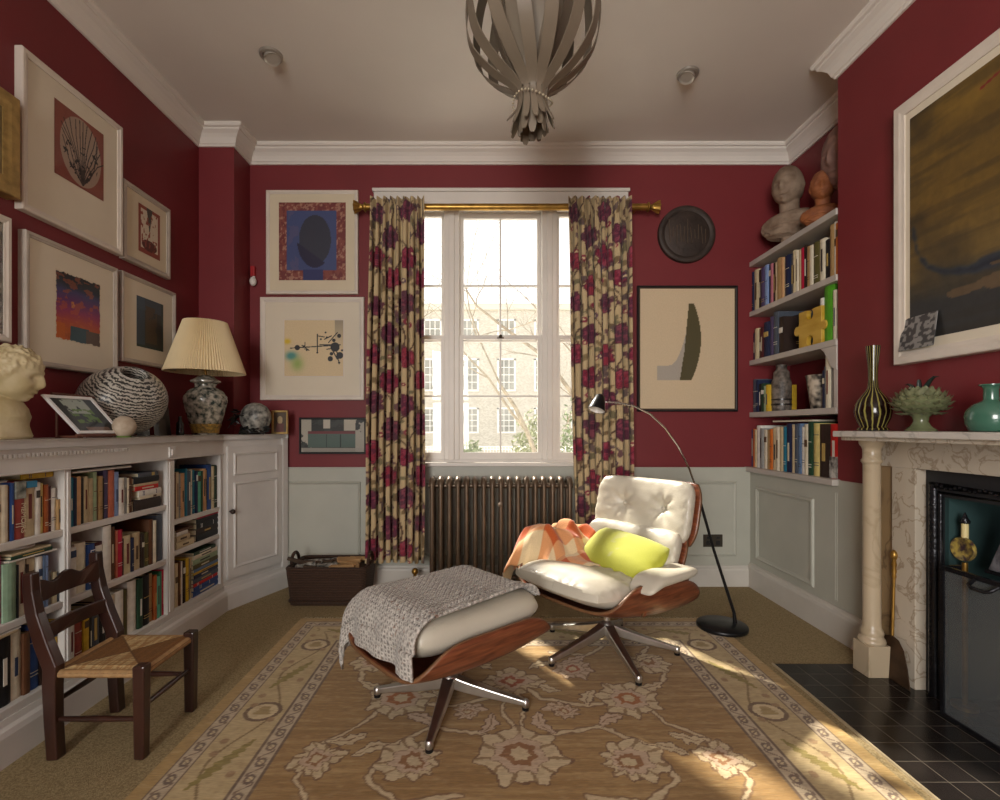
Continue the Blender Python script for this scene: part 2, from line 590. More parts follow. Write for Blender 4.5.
# rear and near skirting, plain
f = MB(); f.box(XL, XR, YR, YR + 0.02, 0, 0.15)
struct(f.build('baseboard_rear', M_skirt))

# ------------------------------------------------------------------ window
win = bpy.data.objects.new('window_1', None); COL.objects.link(win); win.location = (0.10, YB, WZ0); struct(win)
YW = YB + 0.055
f = MB()
# architrave on the room side and head casing
f.box(-0.825, WX0, YB - 0.022, YB, 0.902, 2.872); f.box(WX1, 1.03, YB - 0.022, YB, 0.902, 2.872)
f.box(WX0, WX1, YB - 0.0215, YB, WZ1, 2.872)
f.box(-0.835, 1.04, YB - 0.034, YB, 2.872, 2.895)
f.build('architrave', M_white, win, world=True, bevel=0.003)
f = MB()
f.box(-0.80, 1.0, YB - 0.055, YB + 0.05, WZ0 - 0.012, WZ0 + 0.016)
f.build('window_sill', M_white, win, world=True, bevel=0.004)
f = MB()
# box frame: jambs, head, sill, two mullions
f.box(WX0, WX0 + 0.04, YB, YB + 0.15, WZ0, WZ1); f.box(WX1 - 0.04, WX1, YB, YB + 0.15, WZ0, WZ1)
f.box(WX0 + 0.04, WX1 - 0.04, YB + 0.002, YB + 0.148, WZ1 - 0.025, WZ1)
f.box(WX0 + 0.04, WX1 - 0.04, YB + 0.009, YB + 0.148, WZ0, WZ0 + 0.03)
for x0 in (-0.315, 0.405):
    f.box(x0, x0 + 0.11, YB + 0.012, YB + 0.15, WZ0 + 0.03, WZ1 - 0.025)
    f.box(x0 + 0.035, x0 + 0.075, YB - 0.004, YB + 0.0125, WZ0 + 0.03, WZ1 - 0.025)
f.build('window_frame', M_white, win, world=True, bevel=0.003)
M_glass = clear_glass('window_glass', 0.03)
def sash(x0, x1, z0, z1, y, bars_x, bars_z, st=0.030, rb=0.03, rt=0.03):
    f = MB()
    f.box(x0, x0 + st, y, y + 0.035, z0, z1); f.box(x1 - st, x1, y, y + 0.035, z0, z1)
    f.box(x0 + st, x1 - st, y + 0.001, y + 0.034, z0, z0 + rb); f.box(x0 + st, x1 - st, y + 0.001, y + 0.034, z1 - rt, z1)
    for bx in bars_x: f.box(bx - 0.006, bx + 0.006, y + 0.004, y + 0.03, z0 + rb, z1 - rt)
    for bz in bars_z: f.box(x0 + st, x1 - st, y + 0.003, y + 0.031, bz - 0.006, bz + 0.006)
    s = f.build('sash', M_white, win, world=True)
    g = MB(); g.add([(x0 + st * .5, y + .016, z0 + rb * .5), (x1 - st * .5, y + .016, z0 + rb * .5), (x1 - st * .5, y + .016, z1 - rt * .5), (x0 + st * .5, y + .016, z1 - rt * .5)], [(0, 1, 2, 3)])
    g.build('pane', M_glass, s, world=True)
mz = 1.815
YS = YB + 0.03
sash(-0.205, 0.405, mz - 0.02, 2.76, YS + 0.045, (0.10,), (2.214,), rt=0.045)
sash(-0.205, 0.405, WZ0 + 0.03, mz + 0.02, YS, (0.10,), (1.385,), rb=0.055)
sash(-0.58, -0.315, mz - 0.02, 2.76, YS + 0.045, (), (2.214,), st=0.025)
sash(-0.58, -0.315, WZ0 + 0.03, mz + 0.02, YS, (), (1.385,), st=0.025, rb=0.055)
sash(0.515, 0.78, mz - 0.02, 2.76, YS + 0.045, (), (2.214,), st=0.025)
sash(0.515, 0.78, WZ0 + 0.03, mz + 0.02, YS, (), (1.385,), st=0.025, rb=0.055)
f = MB(); f.sphere((0.10, YS - 0.008, mz + 0.012), 0.014, 10, 6); f.box(0.075, 0.125, YS - 0.004, YS + 0.02, mz - 0.004, mz + 0.004)
f.build('sash_catch', mat('dark_bronze', '#3a2c1e', 0.4, metal=0.8), win, world=True, smooth=True)

w2 = bpy.data.objects.new('window_2', None); COL.objects.link(w2); w2.location = (-0.25, YR, RZ0); struct(w2)
f = MB()
for x in (RX0, -0.70, 0.12, RX1 - 0.05): f.box(x, x + 0.05, YR - 0.1, YR - 0.04, RZ0, RZ1)
for z in (RZ0, 1.65, RZ1 - 0.05): f.box(RX0, RX1, YR - 0.1, YR - 0.04, z, z + 0.05)
f.build('window_frame', M_white, w2, world=True)

# ------------------------------------------------------------------ outside: terrace, trees, railings
M_brick = bpy.data.materials.new('pale_brick'); M_brick.use_nodes = True
_nt = M_brick.node_tree; _b = _nt.nodes['Principled BSDF']; _b.inputs['Roughness'].default_value = 0.9
_tc = _nt.nodes.new('ShaderNodeTexCoord'); _mp = _nt.nodes.new('ShaderNodeMapping'); _mp.inputs['Rotation'].default_value = (R(90), 0, 0)
_br = _nt.nodes.new('ShaderNodeTexBrick'); _br.inputs['Scale'].default_value = 4.5
_br.inputs['Color1'].default_value = (*lin('#d6d0c3'), 1); _br.inputs['Color2'].default_value = (*lin('#c2baab'), 1); _br.inputs['Mortar'].default_value = (*lin('#e2dccf'), 1)
_br.inputs['Mortar Size'].default_value = 0.012
_nt.links.new(_tc.outputs['Object'], _mp.inputs[0]); _nt.links.new(_mp.outputs[0], _br.inputs['Vector']); _nt.links.new(_br.outputs['Color'], _b.inputs['Base Color'])
M_stone = mat('white_stucco', '#f4f1ea', 0.8, var=0.04)
M_pane_dark = mat('facade_pane', '#a9a79e', 0.25, var=0.3, vscale=0.8)
f = MB(); f.box(-60, 60, 6, 60, -0.9, -0.8)
g = f.build('ground_outside', mat('pale_gravel', '#e6e2d8', 0.95, var=0.1, vscale=1.5)); struct(g)
house = thing('terraced_house', 'pale brick terraced house with white sash windows seen through the window', 'building', (0, 28, -0.8))
f = MB(); f.box(-14, 14, 28, 36, -0.8, 7.75)
f.build('brick_wall', M_brick, house, world=True)
f = MB(); f.box(-14, 14, 27.85, 28.0, 7.75, 8.0); f.box(-14, 14, 27.9, 36, 8.0, 8.1)
f.build('parapet', mat('stone_coping', '#dcd5c6', 0.85), house, world=True)
for r, (z0, z1) in enumerate(((6.25, 7.15), (3.3, 4.95), (0.95, 2.2))):
    for k in range(-3, 6):
        xc = -0.98 + k * 2.07
        if abs(xc) > 6: continue
        f = MB()
        f.box(xc - 0.52, xc + 0.52, 27.93, 28.02, z0 - 0.1, z0); f.box(xc - 0.52, xc - 0.42, 27.96, 28.02, z0, z1 + 0.08)
        f.box(xc + 0.42, xc + 0.52, 27.96, 28.02, z0, z1 + 0.08); f.box(xc - 0.52, xc + 0.52, 27.96, 28.02, z1, z1 + 0.1)
        for i in range(1, 3): f.box(xc - 0.42 + 0.28 * i - 0.02, xc - 0.42 + 0.28 * i + 0.02, 27.97, 28.0, z0, z1)
        nb = 4 if r else 2
        for i in range(1, nb): f.box(xc - 0.42, xc + 0.42, 27.965, 28.0, z0 + (z1 - z0) * i / nb - 0.02, z0 + (z1 - z0) * i / nb + 0.02)
        wf = f.build('window_frame', M_stone, house, world=True)
        f = MB(); f.box(xc - 0.42, xc + 0.42, 27.985, 27.995, z0, z1)
        f.build('pane', M_pane_dark, wf, world=True)

M_bark = mat('pale_bark', '#a89c88', 0.9, var=0.25, vscale=8)
M_bark2 = mat('grey_bark', '#8f8573', 0.9, var=0.25, vscale=8)
def grow(b, rnd, p, d, r, L, depth, spread=0.5, droop=0.0):
    n = 5; pts = [p]; rad = [r]
    q = p.copy(); dd = d.copy()
    for i in range(n):
        dd = (dd + Vector((rnd.gauss(0, .13), rnd.gauss(0, .13), rnd.gauss(0, .09) - droop))).normalized()
        q = q + dd * L / n
        pts.append(q.copy()); rad.append(r * (1 - 0.45 * (i + 1) / n))
    b.tube(pts, rad, 5 if r > 0.02 else 3)
    if depth == 0: return
    for k in range(rnd.choice((2, 3, 3))):
        i = rnd.randint(2, n)
        nd = (dd + Vector((rnd.gauss(0, spread), rnd.gauss(0, spread * 0.6), rnd.gauss(0.08, spread * 0.7)))).normalized()
        grow(b, rnd, pts[i], nd, rad[i] * 0.68, L * rnd.uniform(0.6, 0.85), depth - 1, spread, droop)
def tree(label, x, y, h, r, seed, m, lean=(0, 0, 1), depth=5):
    rnd = random.Random(seed)
    t = thing('bare_tree', label, 'tree', (x, y, -0.8), 0, 'bare trees outside the window')
    b = MB(); grow(b, rnd, Vector((x, y, -0.8)), Vector(lean).normalized(), r, h, depth)
    b.build('branches', m, t, world=True, smooth=True)
tree('leafless tree rising behind the right side of the middle sash', 1.75, 13.0, 3.4, 0.08, 5, M_bark, (-0.05, 0, 1))
tree('leafless tree whose branches cross the left side light', -2.4, 15.0, 3.2, 0.11, 11, M_bark2, (0.15, 0, 1))
tree('thin bare tree with fine twigs close outside the right side light', 1.35, 8.5, 2.2, 0.055, 23, M_bark, (0.02, 0, 1))
# long arching bough reaching across the panes
t = thing('arching_bough', 'long bare bough arching across the middle sash outside', 'branch', (2.3, 9.5, -0.8))
b = MB()
pts = [Vector((2.3, 9.5, -0.8)), Vector((2.1, 9.5, 0.6)), Vector((1.7, 9.5, 1.7)), Vector((1.1, 9.5, 2.5)), Vector((0.4, 9.5, 3.0)), Vector((-0.2, 9.4, 3.45)), Vector((-0.6, 9.4, 4.1))]
b.tube(pts, [0.05, 0.05, 0.045, 0.038, 0.03, 0.02, 0.008], 6)
rn = random.Random(4)
for i in range(2, 6):
    for k in range(3): grow(b, rn, pts[i], Vector((rn.gauss(-0.3, .5), rn.gauss(0, .3), rn.gauss(0.4, .5))).normalized(), 0.013, 0.6, 2)
b.build('bough', M_bark, t, world=True, smooth=True)
t = thing('iron_railings', 'low pale railings and fence in front of the house outside', 'railings', (0, 20, -0.8))
b = MB()
for z in (-0.6, 0.28, 0.38): b.box(-6, 6, 19.98, 20.02, z, z + 0.04)
b.build('rail', M_stone, t, world=True)
b = MB()
for i in range(100): b.box(-6 + i * 0.12, -6 + i * 0.12 + 0.03, 19.985, 20.015, -0.8, 0.42)
b.build('balusters', M_stone, t, world=True)
def shrub(label, x, y, z, rx, rz, seed, col):
    rnd = random.Random(seed); b = MB()
    for i in range(700):
        d = Vector((rnd.gauss(0, 1), rnd.gauss(0, 1), rnd.gauss(0, 1))).normalized() * rnd.uniform(0.6, 1) 
        c = Vector((x + d.x * rx, y + d.y * rx * 0.6, z + abs(d.z) * rz)); a = Vector((rnd.gauss(0, 1), rnd.gauss(0, 1), rnd.gauss(0, 1))).normalized() * 0.09
        e = a.orthogonal().normalized() * 0.05
        b.add([c - a, c + e, c + a, c - e], [(0, 1, 2, 3)])
    b.tube([(x, y, -0.8), (x, y, z + rz * 0.5)], 0.05, 6)
    tag(b.build('shrub', mat('leaves' + col, col, 0.8, var=0.3, vscale=3)), label, 'shrub', 'shrubs in front of the house')
shrub('leafy shrub below the left part of the middle sash', -0.6, 18.0, -0.8, 0.7, 1.6, 3, '#97a07e')
shrub('tall yellow green shrub below the right part of the middle sash', 1.5, 17.0, -0.8, 0.8, 2.7, 4, '#a5a886')
shrub('dense shrub seen through the right side light', 3.0, 16.0, -0.8, 0.8, 3.4, 6, '#8f9a78')

# ================================================================== CURTAINS AND POLE
M_brass = mat('aged_brass', '#a5803f', 0.35, metal=0.85, var=0.2, vscale=20)
M_gold = mat('dull_gold', '#a88a52', 0.45, metal=0.5, var=0.25, vscale=30)
t = thing('curtain_pole', 'long brass curtain pole with flared petal finials above the window', 'curtain pole', (0.13, YB, 2.72))
b = MB(); b.tube([(-0.86, 3.565, 2.725), (1.14, 3.565, 2.725)], 0.024, 16)
b.build('pole', M_brass, t, world=True, smooth=True)
for s in (-1, 1):
    b = MB(); x = -0.86 if s < 0 else 1.14
    prof = [(0.024, 0), (0.034, 0.004), (0.034, 0.012), (0.022, 0.018), (0.018, 0.03), (0.026, 0.05), (0.040, 0.075), (0.046, 0.085), (0.03, 0.086), (0.0, 0.07)]
    b2 = MB(); b2.lathe(prof, n=24, wob=lambda a, z: 1 + (0.12 * math.cos(a * 8) if z > 0.04 else 0))
    b.add([(x + s * p[2], 3.565 + p[1], 2.725 + p[0]) for p in b2.v], b2.f)
    b.build('finial', M_brass, t, world=True, smooth=True)
    b = MB(); b.box(x * 0.93 - 0.01, x * 0.93 + 0.01, 3.565, 3.64, 2.71, 2.74)
    b.build('bracket', M_brass, t, world=True)

M_curt = painted('printed_curtain_linen', rough=0.9, grain=0.10, gscale=350, sheen=0.1)
def curtain_paint(X, Z, seed):
    """X along the cloth 0..~0.9, Z height"""
    n = X.shape
    c = np.ones(n + (3,)) * rgb('#bea982')
    c = blend(c, (fbm(X * 8, Z * 6, seed) - 0.5) * 1.0, '#b39a72')
    ru = np.random.default_rng(seed)
    # winding stems
    for k in range(9):
        x0 = k * 0.11 + 0.03
        sx = x0 + 0.045 * np.sin(Z * 9 + k * 1.7) + 0.02 * np.sin(Z * 23 + k)
        d = np.abs(X - sx)
        c = blend(c, (d < 0.0055) * 0.9, '#4a3428')
    # foliage
    for k in range(620):
        cx, cz = ru.uniform(0, 1.0), ru.uniform(0.15, 2.8); a = ru.uniform(0, PI); L = ru.uniform(0.018, 0.045)
        u = (X - cx) * math.cos(a) + (Z - cz) * math.sin(a); v = -(X - cx) * math.sin(a) + (Z - cz) * math.cos(a)
        m = (np.abs(v) < 0.45 * L * np.clip(1 - (u / L) ** 2, 0, 1)) & (np.abs(u) < L)
        c = blend(c, m * 0.85, ['#6f5a3e', '#5c4a4a', '#7d6a4a', '#5e3c42', '#6a6348'][k % 5])
    # peonies in a half drop repeat
    cols = ['#7c2038', '#5f2a3e', '#8a2a3c', '#5a3542']
    k = 0
    for i in range(5):
        for j in range(9):
            cx = 0.08 + i * 0.2 + ru.uniform(-0.02, 0.02); cz = 0.30 + j * 0.34 + (0.17 if i % 2 else 0) + ru.uniform(-0.03, 0.03)
            rr = ru.uniform(0.05, 0.07)
            a = np.arctan2(Z - cz, (X - cx) * 0.7); r = np.hypot((X - cx) * 0.7, (Z - cz) * 0.9)
            ed = rr * (1 + 0.08 * np.cos(a * 5 + k) + 0.05 * np.cos(a * 11 + k * 2)) * (0.9 + 0.3 * fbm(X * 25, Z * 25, k))
            c = blend(c, (r < ed) * 1.0, cols[k % 4])
            pet = np.cos(a * 5 + r * 60 + k) * 0.5 + 0.5
            c = blend(c, (r < ed * 0.92) * (pet > 0.62) * 0.6, '#a24e5e')
            c = blend(c, (r < ed * 0.9) * ((r / rr * 4.3) % 1 < 0.17) * 0.7, '#46142c')
            c = blend(c, (r < rr * 0.25) * 0.8, '#4d1730')
            c = blend(c, (np.abs(r - ed) < 0.0035) * 0.8, '#4d1a2c')
            k += 1
    for k in range(60):
        cx, cz = ru.uniform(0, 1.0), ru.uniform(0.2, 2.75); rr = ru.uniform(0.012, 0.024)
        r = np.hypot(X - cx, Z - cz)
        c = blend(c, (r < rr) * 0.95, ['#7c2038', '#5e4252', '#8c3a48'][k % 3])
        c = blend(c, (r < rr * 0.4), '#d8c49a')
    return c

def curtain(label, x0, x1, xb0, xb1, seed, folds):
    """hangs from z 2.76 to 0.21, gathered top x0..x1 and bottom xb0..xb1"""
    nu, nv = folds * 14, 330
    z1, z0 = 2.765, 0.215
    ph = random.Random(seed)
    offs = [ph.uniform(-0.35, 0.35) for _ in range(folds + 2)]
    amp = [ph.uniform(0.75, 1.25) for _ in range(folds + 2)]
    b = MB(); arc = []
    def P(u, v):
        z = z0 + (z1 - z0) * v
        w = 1 - v
        k = u * folds
        i = int(min(k, folds - 1))
        xa = x0 + (x1 - x0) * u; xb = xb0 + (xb1 - xb0) * u
        x = xa * v + xb * w
        a = 2 * PI * (k + offs[i] * math.sin(PI * (k - i)) * 0.5)
        tight = 0.024 + 0.020 * min(1, w * 3)
        y = 3.50 - tight * amp[i] * math.cos(a)
        x += 0.010 * math.sin(a * 2) * min(1, w * 4) + 0.006 * math.sin(z * 3 + u * 5) * w
        if v > 0.965: y += 0.004 * math.sin(k * 2 * PI * 2.0)
        y -= 0.012 * w * math.sin(u * 9 + z * 1.3)
        return (x, y, z)
    b.grid(P, nu, nv)
    o = b.build('curtain', M_curt, None, smooth=True)
    uu, vv = np.meshgrid(np.linspace(0, 1, nu + 1), np.linspace(0, 1, nv + 1))
    Xc = uu.ravel() * (x1 - x0) * 1.9; Zc = z0 + (z1 - z0) * vv.ravel()
    set_colors(o.data, curtain_paint(Xc, Zc, seed))
    q = o.modifiers.new('solid', 'SOLIDIFY'); q.thickness = 0.003
    return tag(o, label, 'curtain', 'floral curtains at the window')
cl = curtain('floral curtain printed with crimson peonies, drawn to the left of the window', -0.81, -0.435, -0.845, -0.43, 3, 8)
cr = curtain('floral curtain printed with crimson peonies, on the right behind the lounge chair', 0.565, 1.005, 0.612, 1.015, 9, 9)
for i in range(14):
    x = (-0.79 + i * 0.056) if i < 7 else (0.59 + (i - 7) * 0.065)
    b = MB(); b.tube([(x, 3.565 + 0.034 * math.cos(a), 2.715 + 0.036 * math.sin(a)) for a in [2 * PI * k / 16 for k in range(17)]], 0.004, 6, cap=False)
    tag(b.build('curtain_ring', mat('dark_bronze'), smooth=True), 'dark metal ring on the pole, %s from the left above the %s curtain' % (['first','second','third','fourth','fifth','sixth','seventh'][i % 7], 'left' if i < 7 else 'right'), 'curtain ring', 'rings above the %s curtain' % ('left' if i < 7 else 'right'))

# ================================================================== RADIATOR
M_rad = mat('bronze_radiator', '#6a5a4a', 0.36, metal=0.55, var=0.15, vscale=12)
t = thing('radiator', 'bronze painted cast iron column radiator below the window', 'radiator', (0.09, 3.47, 0))
ns = 17; pitch = 1.0 / ns
for i in range(ns):
    x = -0.405 + pitch * (i + 0.5); b = MB()
    zt = 0.80
    for y in (3.415, 3.525):
        b.tube([(x, y, 0.085), (x, y, zt - 0.03)], [0.0175, 0.0165], 10)
    b.tube([(x, 3.415, zt - 0.045), (x, 3.419, zt - 0.018), (x, 3.44, zt - 0.006), (x, 3.47, zt - 0.002), (x, 3.50, zt - 0.006), (x, 3.521, zt - 0.018), (x, 3.525, zt - 0.045)], 0.021, 10)
    b.tube([(x, 3.415, 0.09), (x, 3.43, 0.075), (x, 3.47, 0.07), (x, 3.51, 0.075), (x, 3.525, 0.09)], 0.021, 10)
    for z in (zt - 0.05, 0.11):  # dark teal lining with random mottling
        b.tube([(x - pitch / 2, 3.47, z), (x + pitch / 2, 3.47, z)], 0.019, 10)
    if i in (0, ns - 1):
        for y in (3.42, 3.52): b.tube([(x, y, 0.09), (x, y, 0.0)], [0.016, 0.022], 10)
    b.build('section', M_rad, t, world=True, smooth=True)
b = MB(); b.tube([(-0.41, 3.47, 0.11), (-0.50, 3.47, 0.11)], 0.012, 10); b.tube([(-0.50, 3.47, 0.0), (-0.50, 3.47, 0.15)], 0.012, 10); b.sphere((-0.50, 3.47, 0.155), 0.024, 12, 8)
b.build('valve', M_brass, t, world=True, smooth=True)
b = MB(); b.lathe([(0.0, 0), (0.018, 0.001), (0.018, 0.004), (0.0, 0.006)], n=16)
b2 = MB(); b2.add([(p[0] + 0.09, 3.396 - p[2], p[1] + 0.63) for p in b.v], b.f)
b2.build('maker_disc', M_rad, t, world=True)

# ================================================================== PICTURES
M_fwhite = mat('white_picture_frame', '#d4c9bc', 0.45, var=0.05, vscale=9)
M_fgrey = mat('limed_picture_frame', '#b3a89c', 0.5, var=0.1, vscale=12)
M_fblack = mat('black_picture_frame', '#141416', 0.4)
M_mount = mat('cream_mount_board', '#d3c5aa', 0.7, var=0.03, vscale=4, coat=0.25)
M_mountw = mat('ivory_mount_board', '#d8cdb8', 0.7, var=0.03, vscale=4, coat=0.25)
M_art = painted('artwork_on_paper', rough=0.6, coat=0.3, grain=0.05, gscale=120)
M_backing = mat('picture_backing', '#4b3a2c', 0.8)

def picture(label, loc, rz, w, h, fw, fd, fm, mount, art, fn, nu=90, nv=90, slip=None, am=None, name='framed_picture', group=None, cat='picture', rough_art=None, lip=0.006):
    """loc = bottom centre on the wall; art = (x0,x1,z0,z1) local; front faces local -y"""
    t = thing(name, label, cat, loc, R(rz), group)
    b = MB()
    prof = [(0, 0), (0, fd - 0.004), (0.004, fd), (fw * 0.55, fd), (fw * 0.75, fd - 0.004), (fw, fd - 0.006), (fw, 0)]
    vs = []; fs = []
    for (x, z, sx, sz) in ((-w / 2, 0, 1, 1), (w / 2, 0, -1, 1), (w / 2, h, -1, -1), (-w / 2, h, 1, -1)):
        for o, q in prof: vs.append((x + sx * o, -q, z + sz * o))
    m = len(prof)
    for i in range(4):
        j = (i + 1) % 4
        for k in range(m - 1): fs.append((i * m + k, j * m + k, j * m + k + 1, i * m + k + 1))
    b.add(vs, fs); b.build('frame', fm, t)
    yb = -(fd - 0.012)
    b = MB(); b.box(-w / 2 + fw * 0.5, w / 2 - fw * 0.5, -0.001, yb, fw * 0.5, h - fw * 0.5)
    b.build('mount' if mount else 'backing', mount or M_backing, t)
    if slip:
        b = MB(); x0, x1, z0, z1 = art; s = slip
        for (a0, a1, c0, c1) in ((x0 - s, x1 + s, z0 - s, z0), (x0 - s, x1 + s, z1, z1 + s), (x0 - s, x0, z0, z1), (x1, x1 + s, z0, z1)):
            b.box(a0, a1, yb - 0.004, yb, c0, c1)
        b.build('slip', M_fwhite, t)
    if art:
        x0, x1, z0, z1 = art
        paint_grid('artwork', (x0, yb - 0.0015, z0), (x1 - x0, 0, 0), (0, 0, z1 - z0), nu, nv, fn, am or M_art, t)
    return t

def base(u, col): return np.ones(u.shape + (3,)) * rgb(col)

def art_blue_head(u, v):
    c = base(u, '#6b2a28')
    n = fbm(u * 14, v * 14, 3); c = blend(c, (n > 0.5) * 0.6, '#8a4a3c'); c = blend(c, (fbm(u * 30, v * 30, 8) > 0.62) * 0.7, '#b08a70')
    c = blend(c, (u > 0.12) & (u < 0.86) & (v > 0.13) & (v < 0.9), '#3a4672')
    c = blend(c, (u > 0.14) & (u < 0.86) & (v > 0.13) & (v < 0.88) & (u < 0.3) & (fbm(u * 8, v * 8, 4) > .5), '#4a4a70')
    r = ((u - 0.54) / 0.24) ** 2 + ((v - 0.52) / 0.32) ** 2
    c = blend(c, (r < 1), '#2a2c3c')
    c = blend(c, (v < 0.5 - (u - 0.25) * 0.62) & (u > 0.25) & (u < 0.78) & (v > 0.12) & (r < 1.25), '#1c1a38')
    c = blend(c, (u > 0.36) & (u < 0.66) & (v < 0.14), '#2a2f5e')
    return c
def art_mobile(u, v):
    c = base(u, '#d3bd96'); c = blend(c, (u > 0.86) * np.clip((v - 0.5) * 2, 0, 1) * 0.6, '#6f6a60')
    c = blend(c, np.exp(-((u - .05) / .05) ** 2 - ((v - .62) / .04) ** 2) * 1.4, '#d0b030')
    c = blend(c, np.exp(-((u - .12) / .09) ** 2 - ((v - .36) / .07) ** 2) * 1.3, '#4a8a88')
    c = blend(c, np.exp(-((u - .22) / .10) ** 2 - ((v - .22) / .12) ** 2) * 0.9, '#8fa858')
    return c
def art_calder(u, v):
    c = art_mobile(u, v); m = np.zeros(u.shape, bool); D = '#1d2024'
    lines = [[(.1, .5), (.85, .55)], [(.3, .55), (.42, .46)], [(.56, .75), (.56, .42)], [(.56, .72), (.68, .70)], [(.6, .56), (.95, .56)], [(.75, .6), (.9, .78)],
             [(.68, .66), (.8, .72)], [(.8, .5), (.9, .3)], [(.72, .48), (.84, .5)], [(.9, .4), (1.0, .38)], [(.35, .6), (.35, .48)], [(.88, .5), (.93, .22)]]
    for L in lines: m |= seg_dist(u, v, L) < .009
    for (x, y, r) in ((.22, .51, .045), (.33, .53, .02), (.38, .47, .018), (.86, .52, .08), (.94, .37, .06), (.78, .31, .045), (.93, .72, .035), (.56, .42, .016), (.62, .66, .018), (.7, .78, .018), (.72, .69, .02), (.84, .64, .03), (.93, .24, .02), (.98, .46, .02), (.8, .4, .03)):
        m |= np.hypot((u - x), (v - y) * 0.95) < r
    return blend(c, m, D)
def art_dark_interior(u, v):
    c = base(u, '#2c2f2e'); n = fbm(u * 10, v * 10, 5)
    c = blend(c, (n > 0.55) * 0.5, '#454a46')
    c = blend(c, (u < 0.16) & (fbm(u * 6, v * 3, 2) > 0.35), '#a8a294'); c = blend(c, (u > 0.86) & (fbm(u * 9, v * 4, 7) > 0.4), '#a39d90')
    c = blend(c, (u > 0.35) & (u < 0.46) & (v > 0.72), '#b4aea0'); c = blend(c, (u > 0.68) & (u < 0.86) & (v > 0.66), '#b0a999')
    c = blend(c, (v < 0.12) * 0.9, '#9a958a')
    c = blend(c, (u > 0.1) & (u < 0.86) & (v > 0.14) & (v < 0.58), '#4c5f58')
    c = blend(c, (u > 0.1) & (u < 0.86) & (np.abs(v - 0.6) < 0.035), '#6b3438')
    c = blend(c, (u > 0.1) & (u < 0.86) & (v > 0.14) & (v < 0.55) & (np.minimum(np.abs(u - .4), np.abs(u - .62)) < 0.008), '#22302c')
    return c
def art_olive_leaf(u, v):
    c = base(u, '#cdb796'); c = blend(c, (np.abs((u * 40) % 1 - .5) < .1) * 0.04, '#a89878')
    # grey ink shape
    c = blend(c, (u > .18) & (u < .52) & (v > .24) & (v < .3 + 0.32 * np.clip((u - .3) / .2, 0, 1) ** 2.2 + .06), '#a79d90')
    cx = .46 + .12 * np.clip(1 - ((v - .52) / .33) ** 2, 0, 1)
    left = .43 + .04 * np.sin((v - .24) * 5.2) + 0.03 * (v > .5); right = .55 + .085 * np.clip(1 - ((v - .55) / .32) ** 2, 0, 1)
    left = np.where(v < .5, .42 + (v - .24) * .2, .47 + (v - .5) * .12)
    right = .545 + .10 * np.clip(1 - ((v - .58) / .34) ** 2, 0, 1)
    c = blend(c, (u > left) & (u < right) & (v > .24) & (v < .88), '#4a4220')
    return c
def art_feathers(u, v):
    c = base(u, '#7a3c30'); c = blend(c, fbm(u * 7, v * 7, 3) * 0.5, '#9a5c48')
    r = ((u - .52) / .42) ** 2 + ((v - .5) / .47) ** 2
    c = blend(c, (r < 1) * 0.75, '#a59a88')
    m = np.zeros(u.shape, bool)
    for k in range(15):
        a = -0.95 + k * 0.136
        pts = [(.55, .05)] + [(.55 + math.sin(a) * s * (1 + .2 * math.sin(s * 5 + k)) * 0.62, .05 + math.cos(a) * s * 0.92) for s in (.25, .5, .75, .98)]
        m |= seg_dist(u, v, pts) < .008
    c = blend(c, m * 0.9, '#2a221e')
    c = blend(c, (r < .75) & (fbm(u * 22, v * 22, 9) > .63) & (v < .6), '#1f1a18')
    return c
def art_red_figure(u, v):
    c = base(u, '#8a4232'); c = blend(c, (u > .1) & (u < .9) & (v > .1) & (v < .93), '#cfc2ac')
    c = blend(c, (np.abs(u - .5) < .25 * np.clip(v - .45, 0, 1)) & (v > .5), '#4a443c')
    c = blend(c, ((u - .5) / .35) ** 2 + ((v - .2) / .12) ** 2 < 1, '#5a2a22'); c = blend(c, fbm(u * 12, v * 12, 1) > .66, '#8f4a38')
    return c
def art_sunset(u, v):
    w = fbm(u * 4, v * 3, 6) * 0.12
    vv = v + w - 0.06
    stops = [(0, '#9a4a20'), (.18, '#b0561e'), (.32, '#a8443a'), (.45, '#8c2c5c'), (.6, '#5c2a64'), (.72, '#3c3a66'), (.82, '#202838'), (1, '#15161c')]
    c = base(u, '#9a4a20')
    for (a, _), (bq, cb) in zip(stops[:-1], stops[1:]):
        c = blend(c, np.clip((vv - a) / (bq - a), 0, 1), cb)
    c = blend(c, (fbm(u * 9, v * 16, 2) > .62) * .55, '#b85a30')
    c = blend(c, (np.abs(u - .52) < .2 + .06 * (0.3 - v)) & (v < .24), '#2f4c58'); c = blend(c, (u > .66) & (v < .22), '#5a4a44')
    c = blend(c, (u < .2) & (v < .25), '#b85a1c')
    c = blend(c, (np.hypot(u - .36, v - .55) < .05) & (fbm(u * 40, v * 40, 3) > .45), '#c07848')
    ed = 0.035 * fbm(v * 20, u * 0 + 1, 4); ed2 = 0.04 * fbm(u * 18, v * 0 + 2, 5)
    return blend(c, (u < ed) | (u > 1 - ed) | (v < ed2) | (v > 1 - ed2), '#d3c6ae')
def art_dark_blue(u, v):
    c = base(u, '#2a2a28'); c = blend(c, (u < .3) * .8, '#2f4458'); c = blend(c, (v > .75) * .6, '#3a4c60')
    c = blend(c, (u > .32) & (u < .75) & (v > .1) & (v < .85) & (fbm(u * 4, v * 5, 5) > .3), '#463626'); return blend(c, (u > .92) | (v < .05), '#20332e')
def art_speckle(u, v):
    c = base(u, '#a9aaa4'); return blend(c, (fbm(u * 26, v * 26, 5) > .52) * .6, '#6e716c')
def art_gold(u, v):
    c = base(u, '#5a4a2c'); return blend(c, fbm(u * 9, v * 9, 2), '#8a744a')
